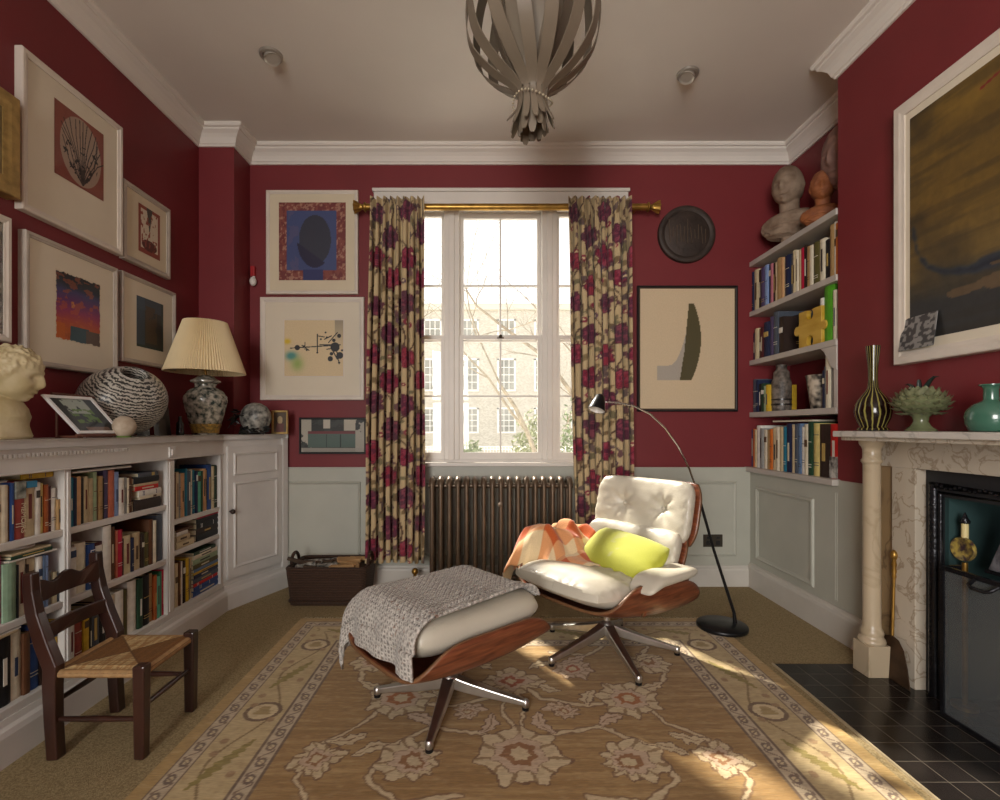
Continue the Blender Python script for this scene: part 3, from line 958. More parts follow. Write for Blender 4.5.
def art_abstract(u, v):
    # u runs left to right in view; v upward
    c = base(u, '#5c461c'); c = blend(c, fbm(u * 3, v * 3, 2) * 1.1 - .1, '#785c22')
    c = blend(c, np.clip(1.2 - v * 2.2, 0, 1) * .8, '#6a5a3a')
    c = blend(c, np.clip((fbm(u * 5, v * 3, 8) - .5) * 4, 0, 1) * .55, '#2c2416')
    c = blend(c, np.clip((fbm(u * 4, v * 5, 28) - .52) * 5, 0, 1) * .45, '#8a6a26')
    c = blend(c, np.clip((.28 - v) * 6 + fbm(u * 5, v * 5, 1) - .3, 0, 1), '#2c2c2c')
    hook = seg_dist(u, v, [(.015, .50), (.03, .40), (.08, .31), (.16, .26), (.28, .235), (.5, .26), (.8, .33), (1, .34)]) + .03 * (fbm(u * 16, v * 30, 12) - .5)
    c = blend(c, np.clip((.012 + .055 * np.clip(u * 1.4, 0, .8) - hook) * 60, 0, 1) * .92, '#262e3c')
    c = blend(c, np.clip((.004 + .03 * np.clip(u * 1.4, 0, .8) - hook) * 80, 0, 1), '#181f2c')
    c = blend(c, np.clip((fbm(u * 3, v * 26, 44) - .5) * 5, 0, 1) * .35, '#2a2216')
    c = blend(c, (np.hypot((u - .47) / .05, (v - .66) / .05) < 1), '#9c2e1c'); c = blend(c, seg_dist(u, v, [(.5, .66), (.62, .72)]) < .02, '#8e2a1c')
    c = blend(c, (seg_dist(u, v, [(.3, .92), (.52, .97)]) < .005), '#7a1f20')
    c = blend(c, (fbm(u * 4, v * 12, 3) > .58) & (v < .24) & (v > .14), '#5c4a34')
    return c
def art_collage(u, v):
    c = base(u, '#8b8986'); return blend(c, (vnoise(u * 14, v * 12, 3) > .5) * .8, '#2e2d2e')
def bwplane(u, v, px=1): return u

def back_px(x0, x1, y0, y1):
    s = 137.4
    return (x0 - 487) / s, (x1 - 487) / s, 1.15 - (y1 - 428) / s, 1.15 - (y0 - 428) / s
def back_pic(label, px, fw, fm, mount, apx, fn, fd=0.028, **k):
    X0, X1, Z0, Z1 = back_px(*px); A = back_px(*apx) if apx else None
    cx = (X0 + X1) / 2
    return picture(label, (cx, YB, Z0), 0, X1 - X0, Z1 - Z0, fw, fd, fm, mount, (A[0] - cx, A[1] - cx, A[2] - Z0, A[3] - Z0) if A else None, fn, **k)
back_pic('white framed print of a dark blue head in profile on a red ground', (266, 358, 190, 294), 0.026, M_fwhite, M_mount, (278.5, 345.5, 202, 280), art_blue_head)
back_pic('white framed print of black mobile shapes above yellow and green washes', (260, 364, 297, 400), 0.036, M_fwhite, M_mountw, (284, 343, 320, 376), art_calder, nu=150, nv=150, slip=0.006)
back_pic('small wide black framed picture of a dark green shopfront', (299, 366, 417.5, 454), 0.014, M_fblack, None, (301, 364, 419.5, 452), art_dark_interior, nu=110, nv=60)
back_pic('black framed print with one tall olive green leaf shape', (637.5, 738, 285.5, 411.5), 0.013, M_fblack, None, (640.5, 735, 288.5, 408.5), art_olive_leaf, nu=120, nv=150)

def left_pic(label, y0, y1, z0, z1, fw, fd, fm, mount, art, fn, **k):
    return picture(label, (XL, (y0 + y1) / 2, z0), 90, y1 - y0, z1 - z0, fw, fd, fm, mount, art, fn, **k)
left_pic('largest white framed etching of pale feathery stems on brown, above the sunset painting', 2.095, 2.675, 2.07, 2.755, 0.03, 0.035, M_fwhite, M_mountw, (-0.125, 0.165, 0.235, 0.575), art_feathers, nu=140, nv=150)
left_pic('small pale framed print with a rust red border, upper right on the left wall', 2.69, 3.085, 2.065, 2.495, 0.028, 0.03, M_fgrey, M_mount, (-0.075, 0.11, 0.085, 0.355), art_red_figure)
left_pic('framed torn edge sunset painting in orange, pink and navy', 2.11, 2.64, 1.42, 1.99, 0.024, 0.035, M_fgrey, M_mountw, (-0.11, 0.155, 0.135, 0.455), art_sunset, nu=130, nv=150)
left_pic('pale framed small dark blue and brown painting beside the pleated lampshade', 2.675, 3.14, 1.51, 1.995, 0.022, 0.03, M_fgrey, M_mountw, (-0.11, 0.12, 0.10, 0.385), art_dark_blue)
p5 = left_pic('glazed picture cut off at the left edge, reflecting the window', 1.50, 2.055, 1.50, 2.01, 0.03, 0.03, M_fwhite, None, (-0.245, 0.245, 0.035, 0.475), art_speckle)
b = MB(); b.box(-0.25, 0.25, -0.023, -0.021, 0.028, 0.48); b.build('glazing', clear_glass('picture_glass', 0.16), p5)
left_pic('deep gold frame cut off at the upper left edge', 1.45, 2.06, 2.09, 2.50, 0.07, 0.06, M_gold, None, (-0.235, 0.235, 0.07, 0.34), art_gold)
# big painting over the fireplace (front faces -X; local x runs toward the camera)
picture('huge brown and ochre abstract painting with a blue black hook, above the mantelpiece', (XC, 1.70, 1.44), -90, 1.23, 1.18, 0.055, 0.05, M_fwhite, M_mountw, (-0.535, 0.535, 0.095, 1.09), art_abstract, nu=170, nv=170, am=painted('oil_paint', rough=.55, coat=0.0, grain=.12, gscale=25, bump=.1))
# postcard standing on the lower frame edge
t = paint_grid('postcard', (1.872, 2.275, 1.497), (-0.012, -0.19, 0.0), (0.022, 0.004, 0.145), 40, 30, art_collage, M_art, thick=0.003)
tag(t, 'black and white postcard tucked against the bottom corner of the big painting', 'postcard')
# gilt picture on the cupboard end
def art_icon(u, v):
    c = base(u, '#4a3a26'); c = blend(c, np.hypot(u - .5, (v - .62)) < .2, '#a08a64'); return blend(c, (v < .45) & (np.abs(u - .5) < .3), '#5a2c26')
picture('tiny gold framed painting standing on the corner of the cupboard', (-1.455, 3.52, 1.1085), 8, 0.11, 0.165, 0.014, 0.02, M_gold, None, (-0.045, 0.045, 0.014, 0.15), art_icon, nu=30, nv=40)

# round dark plaque
t = thing('wall_disc', 'round dark bronze relief disc hanging high beside the right curtain', 'wall plaque', (1.455, YB, 2.35))
b = MB(); b.lathe([(0.0, 0.034), (0.15, 0.034), (0.165, 0.028), (0.175, 0.034), (0.195, 0.038), (0.206, 0.03), (0.208, 0.0)], n=64)
b2 = MB(); b2.add([(p[0] + 1.455, YB - p[2], p[1] + 2.562) for p in b.v], b.f)
M_disc = mat('dark_patinated_disc', '#3b302a', 0.6, metal=0.3, var=0.3, vscale=14, bump=0.3, bscale=40)
b2.build('disc', M_disc, t, world=True, smooth=True)
b = MB()
rn = random.Random(2)
for i in range(11):
    x = 1.455 - 0.13 + i * 0.026; h = rn.uniform(0.03, 0.09)
    b.obox((x, YB - 0.036, 2.56 + rn.uniform(-.02, .02)), (0.0025, 0, 0), (0, 0.003, 0), (rn.uniform(-.006, .006), 0, h))
b.build('relief_lines', mat('worn_bronze', '#5d4e40', 0.5, metal=0.4), t, world=True)
# alarm sensor
t = thing('alarm_sensor', 'small red and white sensor on the back wall by the corner', 'sensor', (-1.72, YB, 2.17))
b = MB(); b.box(-1.742 + 0.02, -1.69, YB - 0.03, YB, 2.255, 2.33); b.build('box', mat('sensor_red', '#a01c22', 0.4), t, world=True, bevel=0.005)
b = MB(); b.sphere((-1.70, YB - 0.03, 2.215), 0.03, 16, 10, (0.8, 0.8, 1.1)); b.tube([(-1.70, YB - 0.02, 2.22), (-1.70, YB - 0.015, 2.26)], 0.01, 8)
b.build('detector', mat('sensor_white', '#d8d4cc', 0.35), t, world=True, smooth=True)
# socket
t = thing('wall_socket', 'dark double socket plate on the panelling behind the reading lamp', 'socket', (1.645, YB - 0.018, 0.30))
b = MB(); b.box(1.575, 1.715, YB - 0.026, YB - 0.018, 0.285, 0.375); b.build('plate', mat('socket_metal', '#4a443c', 0.35, metal=0.6), t, world=True, bevel=0.002)
b = MB()
for x in (1.61, 1.68): b.box(x - 0.012, x + 0.012, YB - 0.030, YB - 0.026, 0.345, 0.36); b.box(x - 0.015, x + 0.015, YB - 0.028, YB - 0.026, 0.30, 0.33)
b.build('switches', M_fblack, t, world=True)

# ================================================================== LEFT BOOKCASE
XF = -1.66; XBK = -1.945
ZT = 1.075     # underside of the top board
bays = [(0.55, 1.965), (1.995, 2.60), (2.655, 3.115)]
t = thing('bookcase', 'long low white built-in bookcase of open shelves along the left wall', 'bookcase', (-1.82, 1.9, 0))
b = MB(); b.box(XBK, XBK + 0.012, 0.5, 3.15, 0.15, ZT); b.build('back_panel', M_caseback, t, world=True)
for (y0, y1) in ((0.50, 0.55), (1.965, 1.995), (2.60, 2.655), (3.115, 3.148)):
    b = MB(); b.box(XBK + 0.012, XF, y0, y1, 0.18, 0.988)
    up_ = b.build('upright', M_case, t, world=True)
    if 1 < y0 < 3:
        b = MB(); b.box(XF, XF + 0.006, y0 + 0.008, y1 - 0.008, 0.19, 0.975); b.build('bead', M_case, up_, world=True, bevel=0.002)
ZL = {0: (0.470, 0.751), 1: (0.468, 0.751), 2: (0.491, 0.658)}
for i, (y0, y1) in enumerate(bays):
    for z in ZL[i]:
        b = MB(); b.box(XBK + 0.012, XF - 0.006, y0, y1, z - 0.026, z); b.build('shelf', M_case, t, world=True, bevel=0.003)
b = MB(); b.box(XBK, XF + 0.002, 0.5, 3.148, 0.15, 0.18); b.build('bottom_board', M_case, t, world=True, bevel=0.003)
b = MB()
b.box(XF - 0.02, XF + 0.001, 0.5, 3.148, 0.988, ZT)
b.box(XF + 0.001, XF + 0.012, 0.5, 3.148, 0.985, 0.992)
b.build('frieze', M_case, t, world=True, bevel=0.002)
b = MB(); k = 0.5
while k < 2.30:
    b.box(XF, XF + 0.012, k, k + 0.010, 1.045, 1.058); k += 0.018
b.build('dentil_moulding', M_case, t, world=True)
b = MB(); b.box(XF, XF + 0.010, 2.602, 2.653, 0.995, 1.05); b.box(XF + 0.01, XF + 0.016, 2.612, 2.643, 1.005, 1.04)
b.build('carved_block', M_case, t, world=True, bevel=0.003)
b = MB()
pr = [(0, 0), (0.03, 0), (0.03, 0.10), (0.024, 0.118), (0.012, 0.128), (0.008, 0.15), (0, 0.15)]
poly = [(XF + o, 0.5, z) for o, z in pr]
b.prism([(XF - 0.02, 0.5, 0)] + poly[1:-1] + [(XF - 0.02, 0.5, 0.15)], (0, 2.645, 0))
b.build('plinth', M_case, t, world=True)

# canted cupboard closing the corner
CA = Vector((XF, 3.15)); CB = Vector((-1.462, YB - 0.026))
t = thing('corner_cupboard', 'white canted corner cupboard with a two panel door beside the basket', 'cupboard', (-1.70, 3.42, 0))
d = (CB - CA).normalized(); nrm = Vector((d.y, -d.x))
def cp(s, o, z): q = CA + d * s + nrm * o; return (q.x, q.y, z)
L = (CB - CA).length
b = MB(); b.prism([(CA.x, CA.y, 0.0), (CB.x, CB.y, 0.0), (-1.734, YB - 0.026, 0.0), (-1.734, 3.428, 0.0), (-1.96, 3.428, 0.0), (-1.96, 3.15, 0.0)], (0, 0, ZT))
b.build('carcass', M_case, t, world=True)
b = MB(); b.prism([cp(0, o, z) for o, z in [(0, 0), (0.03, 0), (0.03, 0.10), (0.024, 0.118), (0.012, 0.128), (0.008, 0.15), (0, 0.15)]], (d.x * L, d.y * L, 0)); b.build('plinth', M_case, t, world=True)
b = MB()
def cbox(b, s0, s1, o0, o1, z0, z1):
    b.prism([cp(s0, o0, z0), cp(s1, o0, z0), cp(s1, o1, z0), cp(s0, o1, z0)], (0, 0, z1 - z0))
cbox(b, 0.02, L - 0.055, 0.0, 0.016, 0.19, 1.03)
P = cp(0, 0.016, 0); U = (d.x, d.y, 0); N = (nrm.x, nrm.y, 0)
panel_ring(b, P, U, (0, 0, 1), N, 0.06, L - 0.10, 0.845, 0.99, w=0.02, h=0.01)
panel_ring(b, P, U, (0, 0, 1), N, 0.06, L - 0.10, 0.25, 0.80, w=0.02, h=0.01)
dr = b.build('door', M_case, t, world=True)
b = MB(); q = cp(0.035, 0.016, 0.62); e = cp(0.035, 0.045, 0.62); b.tube([q, cp(0.035, 0.034, 0.62)], 0.007, 10); b.sphere(cp(0.035, 0.040, 0.62), 0.016, 14, 8)
b.build('knob', mat('dark_wood_knob', '#2c1a12', 0.3), dr, world=True, smooth=True)
b = MB(); cbox(b, L - 0.05, L, 0, 0.02, 0.15, ZT); b.build('corner_post', M_case, t, world=True, bevel=0.004)

# continuous top with moulded edge
b = MB()
edge = [(XF, 0.5), (XF, 3.15), (CB.x, CB.y)]
poly = [(o, z) for o, z in [(-0.02, ZT), (0.012, ZT), (0.014, ZT + 0.008), (0.022, ZT + 0.012), (0.03, ZT + 0.02), (0.034, ZT + 0.024), (0.034, ZT + 0.032), (-0.02, ZT + 0.032)]]
path = [(CB.x + d.x * 0.0, CB.y), (XF, 3.15), (XF, 0.5)]
vs, fs = sweep_plan(path, [(-o, z) for o, z in poly][::-1], False)
# offset direction check: inward normal of this path points to the wall
b.add(vs, fs)
b.prism([(XF, 0.5, ZT), (XF, 3.15, ZT), (CB.x, CB.y, ZT), (-1.736, YB - 0.026, ZT), (-1.736, 3.43, ZT), (-1.98, 3.43, ZT), (-1.98, 0.5, ZT)], (0, 0, 0.0318))
tag(b.build('worktop', M_case, origin=(-1.8, 2.0, ZT)), 'long white moulded top board running over the bookcase and corner cupboard', 'shelf top')
ZTOP = ZT + 0.032

# ================================================================== BOOKS
BC = {'cream': '#c9bb98', 'ivory': '#d8cfb8', 'white': '#dedbd2', 'linen': '#bfae8c', 'brown': '#5c3a24', 'blue': '#2a4a86', 'brick red': '#8e3c34', 'pale yellow': '#d3c07a',
      'rust': '#9a4f22', 'maroon': '#4a1a1e', 'tan': '#a5865a', 'magenta': '#b02a78', 'mint': '#8fae92', 'steel blue': '#5e7696', 'grey': '#8b8a86', 'black': '#17171a',
      'teal': '#1f6e86', 'navy': '#1c2644', 'peach': '#c99e72', 'pale green': '#93a684', 'purple': '#4e4468', 'salmon': '#b5654c', 'olive': '#55502a', 'light blue': '#7f96c0',
      'crimson': '#b0183a', 'orange': '#c26a2a', 'green': '#2e7a58', 'dark green': '#20402c', 'yellow': '#c8a32c', 'pink': '#b5707c', 'lime green': '#4f9a20', 'red': '#c4201c',
      'slate': '#4a525e', 'dark brown': '#2e201a', 'seafoam': '#5fb096'}
def bmat(c): return mat('book_' + c.replace(' ', '_'), BC[c], 0.55, var=0.12, vscale=30, spec=0.4)
M_pages = mat('book_pages', '#cfc3a2', 0.9, var=0.08, vscale=200, stretch=(1, 1, 1))
used_labels = {}
ORD = ['first', 'second', 'third', 'fourth', 'fifth', 'sixth', 'seventh', 'eighth', 'ninth', 'tenth', 'eleventh', 'twelfth', 'thirteenth', 'fourteenth', 'fifteenth', 'sixteenth',
       'seventeenth', 'eighteenth', 'nineteenth', 'twentieth', 'twenty-first', 'twenty-second', 'twenty-third', 'twenty-fourth', 'twenty-fifth', 'twenty-sixth', 'twenty-seventh', 'twenty-eighth', 'twenty-ninth', 'thirtieth']
deco_rng = random.Random(77)
def art(c): return 'an' if c[0] in 'aeiou' else 'a'

def book_mesh(P, S, T_, D, w, h, dp, c, deco=True, pages=True, lab=None, cat='book', group=None, name='book'):
    """P = lower near-spine corner; S = unit vector along spine height, T_ = unit thickness dir, D = unit depth dir (away from viewer)"""
    P, S, T_, D = map(Vector, (P, S, T_, D))
    b = MB()
    def bx(b, t0, t1, s0, s1, d0, d1):
        c0 = P + T_ * (t0 + t1) / 2 + S * (s0 + s1) / 2 + D * (d0 + d1) / 2
        b.obox(c0, T_ * (t1 - t0) / 2, S * (s1 - s0) / 2, D * (d1 - d0) / 2)
    th = min(0.0025, w * 0.2)
    # rounded spine as a 5 sided prism
    k = w * 0.12
    sp = [(0, dp), (0, k), (w * .25, k * .25), (w * .5, 0), (w * .75, k * .25), (w, k), (w, dp), (w - th, dp), (w - th, k + th), (th, k + th), (th, dp)]
    b.prism([P + T_ * a + D * q for a, q in sp], S * h)
    o = b.build(name, bmat(c))
    if pages:
        b = MB(); bx(b, th, w - th, 0.003, h - 0.004, k + th, dp - 0.004); b.build('pages', M_pages, o, world=True)
    r = deco_rng.random()
    if deco and w > 0.012 and r < 0.75:
        b = MB()
        dark = c in ('black', 'navy', 'maroon', 'brown', 'blue', 'purple', 'olive', 'dark green', 'dark brown', 'slate', 'teal', 'brick red', 'crimson', 'red', 'green', 'rust', 'magenta')
        col = deco_rng.choice(['#cfc6ac', '#b59a58', '#d8d4c8']) if dark else deco_rng.choice(['#3a3430', '#6a2a26', '#2e3f5c', '#55402c'])
        e = 0.0006
        a0 = deco_rng.uniform(0.12, 0.25); a1 = deco_rng.uniform(0.55, 0.8)
        ty = deco_rng.random()
        if ty < 0.5:
            bx(b, w * .36, w * .64, h * a0 + h * .1, h * a1, -e, e + k * .3)
        elif ty < 0.8:
            for z in (a0, a0 + .05, a1): bx(b, w * .15, w * .85, h * z, h * (z + .012), -e, k * .6)
        else:
            bx(b, w * .14, w * .86, h * a1, h * (a1 + .14), -e, k * .6)
        b.build('spine_print', mat('spine_print' + col, col, 0.6), o, world=True)
    if lab: tag(o, lab, cat, group)
    return o

def book_row(side, x0, items, z, plane, rowname, gap=0.0006, dp=0.17, tall=None):
    """items: (x_end_px, colour, height[, lean]) ; px measured at the spine plane"""
    out = []; prev = x0; n = len(items)
    for i, it in enumerate(items):
        x1, c, h = it[:3]; lean = it[3] if len(it) > 3 else 0.0
        if c is None: prev = x1; continue
        Y0 = 500 * plane / (prev - 487); Y1 = 500 * plane / (x1 - 487)
        if side == 'R':
            Y0, Y1 = min(Y0, YB - .004), min(Y1, YB - .004)
            if Y0 - Y1 < .005: prev = x1; continue
        if side == 'L': ya, yb, D = Y0, Y1, (-1, 0, 0)
        else: ya, yb, D = Y1, Y0, (1, 0, 0)
        w = max(0.006, yb - ya - gap)
        jitter = deco_rng.uniform(0, 0.012)
        S = Vector((0, math.sin(lean), math.cos(lean))); T_ = Vector((0, math.cos(lean), -math.sin(lean)))
        P = Vector((plane + (-jitter if side == 'L' else jitter), ya, z + (math.sin(lean) * w if lean > 0 else 0)))
        if lean < 0: P = P
        left = [q[1] for q in items[:i] if q[1]]; right = [q[1] for q in items[i + 1:] if q[1]]
        size = 'thick' if w > 0.045 else ('slim' if w < 0.02 else 'medium')
        # left to right order in the photograph
        if left and right: nb = 'between %s and %s' % (left[-1], right[0])
        elif right: nb = 'left of %s' % right[0]
        else: nb = 'right of %s' % left[-1]
        lab = '%s %s book %s, %s' % (size, c, nb, rowname)
        if len(lab.split()) > 16: lab = '%s book %s, %s' % (c, nb, rowname)
        o = book_mesh(P, S, T_, D, w * math.cos(lean) if lean else w, h, dp, c, lab=lab, group='books on the ' + rowname)
        out.append((o, i)); prev = x1
    for o, i in out:
        if len(o['label'].split()) > 16: o['label'] = '%s book, %s from left, %s' % (items[i][1], ORD[i], rowname)
    seen = {}
    for o, i in out: seen.setdefault(o['label'], []).append((o, i))
    for l, os_ in seen.items():
        if len(os_) > 1:
            for o, i in os_:
                o['label'] = '%s book, %s from left, %s' % (' '.join(l.split(' book')[0].split()), ORD[i], rowname)
    return [o for o, i in out]

def pile(side, y0, y1, z, items, plane, place, rot=0.0):
    """lying books, bottom to top: (colour, thickness, length, offset, spine?)"""
    n = len(items)
    for i, (c, th, ln, off, dp) in enumerate(items):
        D = Vector((-1, 0, 0)) if side == 'L' else Vector((1, 0, 0))
        P = Vector((plane, y0 + off, z))
        pos = 'bottom' if i == 0 else ('topmost' if i == n - 1 else '%s up' % ORD[i])
        o = book_mesh(P, (0, 1, 0), (0, 0, 1), D, th - 0.0005, ln, dp, c, lab='%s book lying flat, %s in pile %s' % (c, pos, place), group='books piled ' + place)
        z += th
    return z

PL = 1.675
def LB(x): return 500 * PL / (487 - x)
r = book_row('L', -16, [(-9, 'navy', .2), (-3, 'tan', .19), (2, 'cream', .195), (9.3, 'ivory', .2), (11.3, 'brown', .195), (15.6, 'blue', .205), (26.6, 'brick red', .208), (37.6, 'linen', .205),
     (42.6, 'white', .195), (46.6, 'pale yellow', .19), (51, 'rust', .183), (54, 'maroon', .175), (58.5, 'white', .165), (61.5, 'tan', .12)], 0.751, -PL, 'top shelf of near left bay')
r[6]['label'] = 'thick brick red memoirs volume with a dark photographic band, near left bay'
pass
# picture band on the memoirs spine + lettering
def spine_text(txt, o, yc, zc, x, size, col, rot=True, up=False):
    cu = bpy.data.curves.new('lettering', 'FONT'); cu.body = txt; cu.size = size; cu.extrude = 0.0004; cu.align_x = 'CENTER'; cu.align_y = 'CENTER'
    tmp = bpy.data.objects.new('tmp', cu); COL.objects.link(tmp)
    dg = bpy.context.evaluated_depsgraph_get(); me = bpy.data.meshes.new_from_object(tmp.evaluated_get(dg))
    bpy.data.objects.remove(tmp); bpy.data.curves.remove(cu)
    ob = bpy.data.objects.new('lettering', me); COL.objects.link(ob)
    # text x axis -> down the spine (-z), text y -> toward +y? normal +X
    X = Vector((0, 0, -1)) if rot else Vector((0, 1, 0)); N = Vector((1, 0, 0)); Yv = N.cross(X)
    Mx = Matrix(((X.x, Yv.x, N.x, x), (X.y, Yv.y, N.y, yc), (X.z, Yv.z, N.z, zc), (0, 0, 0, 1)))
    me.transform(parent_matrix(o).inverted() @ Mx)
    me.materials.clear(); me.materials.append(mat('lettering' + col, col, 0.6)); ob.parent = o
    return ob
yc = (LB(15.6) + LB(26.6)) / 2
spine_text('MEMOIRS', r[6], yc + 0.008, 0.751 + 0.075, -PL + 0.001, 0.026, '#d8c8a8')
b = MB(); b.box(-PL - 0.012, -PL + 0.0006, LB(15.8) + .001, LB(26.4) - .001, 0.751 + 0.145, 0.751 + 0.2075); b.build('photo_band', mat('photo_band', '#3c4540', .5, color2='#a8aaa0', vscale=30), r[6], world=True)
b = MB(); b.box(-PL - 0.012, -PL + 0.0006, LB(26.8) + .001, LB(37.4) - .001, 0.751 + 0.18, 0.751 + 0.2045); b.build('spine_top_band', mat('bluebandtop', '#2f7fa8', .5), r[7], world=True)
pile('L', 1.70, 1.9, 0.751 + 0.2085, [('yellow', .022, .135, .125, .16)], -1.70, 'on the top row of the near bay')
pile('L', 1.50, 1.9, 0.751 + 0.2085, [('white', .004, .26, .0, .2), ('grey', .004, .25, .015, .2), ('black', .004, .22, .03, .2)], -1.69, 'above the first top row books')
r = book_row('L', -14, [(-6, 'navy', .22), (5, 'magenta', .235), (18.3, 'mint', .205), (20, 'black', .19), (29.2, 'ivory', .2), (31, 'dark brown', .18), (38.8, 'linen', .2), (43.5, 'white', .198), (46, 'steel blue', .2), (49, 'light blue', .195), (54, 'grey', .13), (58, 'cream', .12), (62, 'slate', .11)],  # the narrow black one beside mint stands in for a shaded gap
     0.470, -PL, 'middle shelf of near left bay')
zt = pile('L', 1.64, 2.0, 0.470 + 0.2365, [], -1.68, 'x')
o = MB(); 
pile('L', 1.745, 1.95, 0.470 + 0.2075, [('white', .006, .195, .0, .2), ('dark green', .014, .165, .01, .2), ('linen', .008, .16, .01, .2)], -1.668, 'above the mint green book')
t = thing('white_dish', 'small white upturned dish on the lying books, near left bay', 'dish', (-1.755, 1.86, 0.470 + 0.2355))
b = MB(); b.lathe([(0.055, 0), (0.056, 0.006), (0.045, 0.016), (0.02, 0.022), (0, 0.023)], n=28); b.build('dish', M_white, t, smooth=True)
r = book_row('L', -12, [(0, 'maroon', .22), (14, 'black', .245), (25, 'ivory', .24), (31.5, 'brown', .225), (42, 'blue', .245), (47, 'dark brown', .235), (52, 'rust', .2), (56, 'slate', .2), (61, 'yellow', .22)], 0.180, -PL, 'bottom shelf of near left bay')
pile('L', 1.50, 1.9, 0.180 + 0.2455, [('linen', .010, .26, .02, .2), ('white', .006, .24, .05, .2)], -1.668, 'above the bottom row of near bay')

r = book_row('L', 70.6, [(74.4, 'teal', .2), (77.6, 'navy', .195), (81.8, 'peach', .2), (86.8, 'black', .19), (91.3, 'cream', .195), (95, 'linen', .185), (98.4, 'pale green', .21), (100, 'brown', .18), (104, 'tan', .19),
     (106, 'black', .18), (110.4, 'purple', .215), (116, 'salmon', .21), (120.4, 'light blue', .2), (125.6, 'white', .17), (128, 'grey', .17), (130, 'ivory', .165), (133.4, 'brown', .17)], 0.751, -PL, 'top shelf of middle left bay')  # black between tan and purple is a dark gap drawn as a book
pile('L', LB(71), 0, 0.751 + 0.2155, [('white', .006, .33, .0, .2), ('grey', .005, .31, .02, .2)], -1.668, 'over the teal and cream books')
yp = LB(134) 
pile('L', yp + .004, 0, 0.751, [('dark brown', .052, .195, .0, .19), ('ivory', .014, .16, .036, .18), ('white', .03, .165, .03, .18), ('red', .022, .165, .008, .18), ('linen', .012, .17, .002, .18), ('black', .03, .18, .0, .18), ('slate', .022, .14, .03, .17)], -PL, 'ending the middle bay top shelf')
r = book_row('L', 70.6, [(78, 'white', .198), (89, 'ivory', .205), (96, 'blue', .19), (104.5, 'maroon', .188), (112.6, 'white', .25), (118, 'brown', .235), (119.5, 'salmon', .215), (124.5, 'crimson', .215), (126, 'dark brown', .17), (133.5, 'cream', .178), (136, 'navy', .16),
     (143.2, 'linen', .178), (146, 'dark brown', .165), (150.5, 'olive', .165), (154, 'brown', .225), (157, 'ivory', .215), (159, 'black', .2), (164.8, 'slate', .235)], 0.468, -PL, 'middle shelf of middle left bay')
yc = (LB(89) + LB(96)) / 2
spine_text('Letters', r[2], yc, 0.468 + 0.115, -PL + 0.001, 0.036, '#e6e6e6')
b = MB(); b.obox((-PL - 0.19, 2.40, 0.60), (0.0015, 0, 0), (0, 0.14, 0), (0, 0, 0.115)); b.m = 0
tag(b.build('record_sleeve', mat('slate_card', '#3c3e4a', .5, var=.2)), 'dark blue grey card leaning behind the middle shelf books', 'card')
r = book_row('L', 70.6, [(76.4, 'white', .2), (84.8, 'brick red', .21), (90.3, 'yellow', .205), (93, 'black', .2), (103, 'slate', .2), (109, 'black', .2), (117, 'ivory', .22), (125, 'white', .225), (130.6, 'olive', .215), (139.2, 'white', .245), (144, 'dark green', .24), (151, 'black', .245),
     (155, 'tan', .24), (157.5, 'rust', .225), (161, 'seafoam', .21), (163.5, 'green', .23), (166.5, 'crimson', .235)], 0.180, -PL, 'bottom shelf of middle left bay')

r = book_row('L', 176.4, [(177.6, 'brown', .25), (180, 'cream', .252), (182.2, 'grey', .24), (186.2, 'peach', .242), (188.2, 'teal', .265), (191.8, 'slate', .25), (194.6, 'ivory', .256), (197, 'teal', .25), (199, 'navy', .24), (202.2, 'seafoam', .235), (203.4, 'dark green', .24), (207.2, 'peach', .25),
     (208.4, 'yellow', .24), (212.6, 'blue', .27), (214.8, 'cream', .258), (218, 'dark green', .262), (219.5, 'brown', .255)], 0.658, -PL, 'top shelf of far left bay')
y1 = LB(177)
pile('L', y1, 0, 0.491, [('cream', .034, .16, .0, .18), ('linen', .036, .12, .0, .18), ('white', .022, .10, .0, .17), ('brown', .012, .15, .0, .18)], -PL, 'of pale far bay books')
pile('L', LB(197), 0, 0.491, [('black', .036, .235, .0, .19), ('dark brown', .034, .232, .0, .19), ('black', .034, .228, .004, .19), ('black', .026, .232, .0, .19), ('crimson', .008, .225, .005, .19)], -PL, 'on the right of the far bay')
r = book_row('L', 176.4, [(179.6, 'cream', .235), (181.4, 'brown', .24), (184, 'white', .235), (186.8, 'dark brown', .232), (189.8, 'yellow', .24), (191, 'black', .23), (193.6, 'linen', .235)], 0.180, -PL, 'bottom shelf of far left bay')
pile('L', LB(194), 0, 0.180, [('blue', .030, .265, .0, .2), ('blue', .026, .26, .004, .2), ('red', .018, .25, .0, .2), ('slate', .026, .262, .0, .2), ('navy', .024, .25, .006, .2), ('yellow', .014, .265, .0, .2), ('steel blue', .018, .25, .006, .2), ('olive', .026, .255, .0, .2), ('pale green', .03, .25, .0, .2), ('ivory', .024, .245, .004, .2), ('dark green', .02, .225, .004, .2)], -PL, 'at the bottom of the far bay')

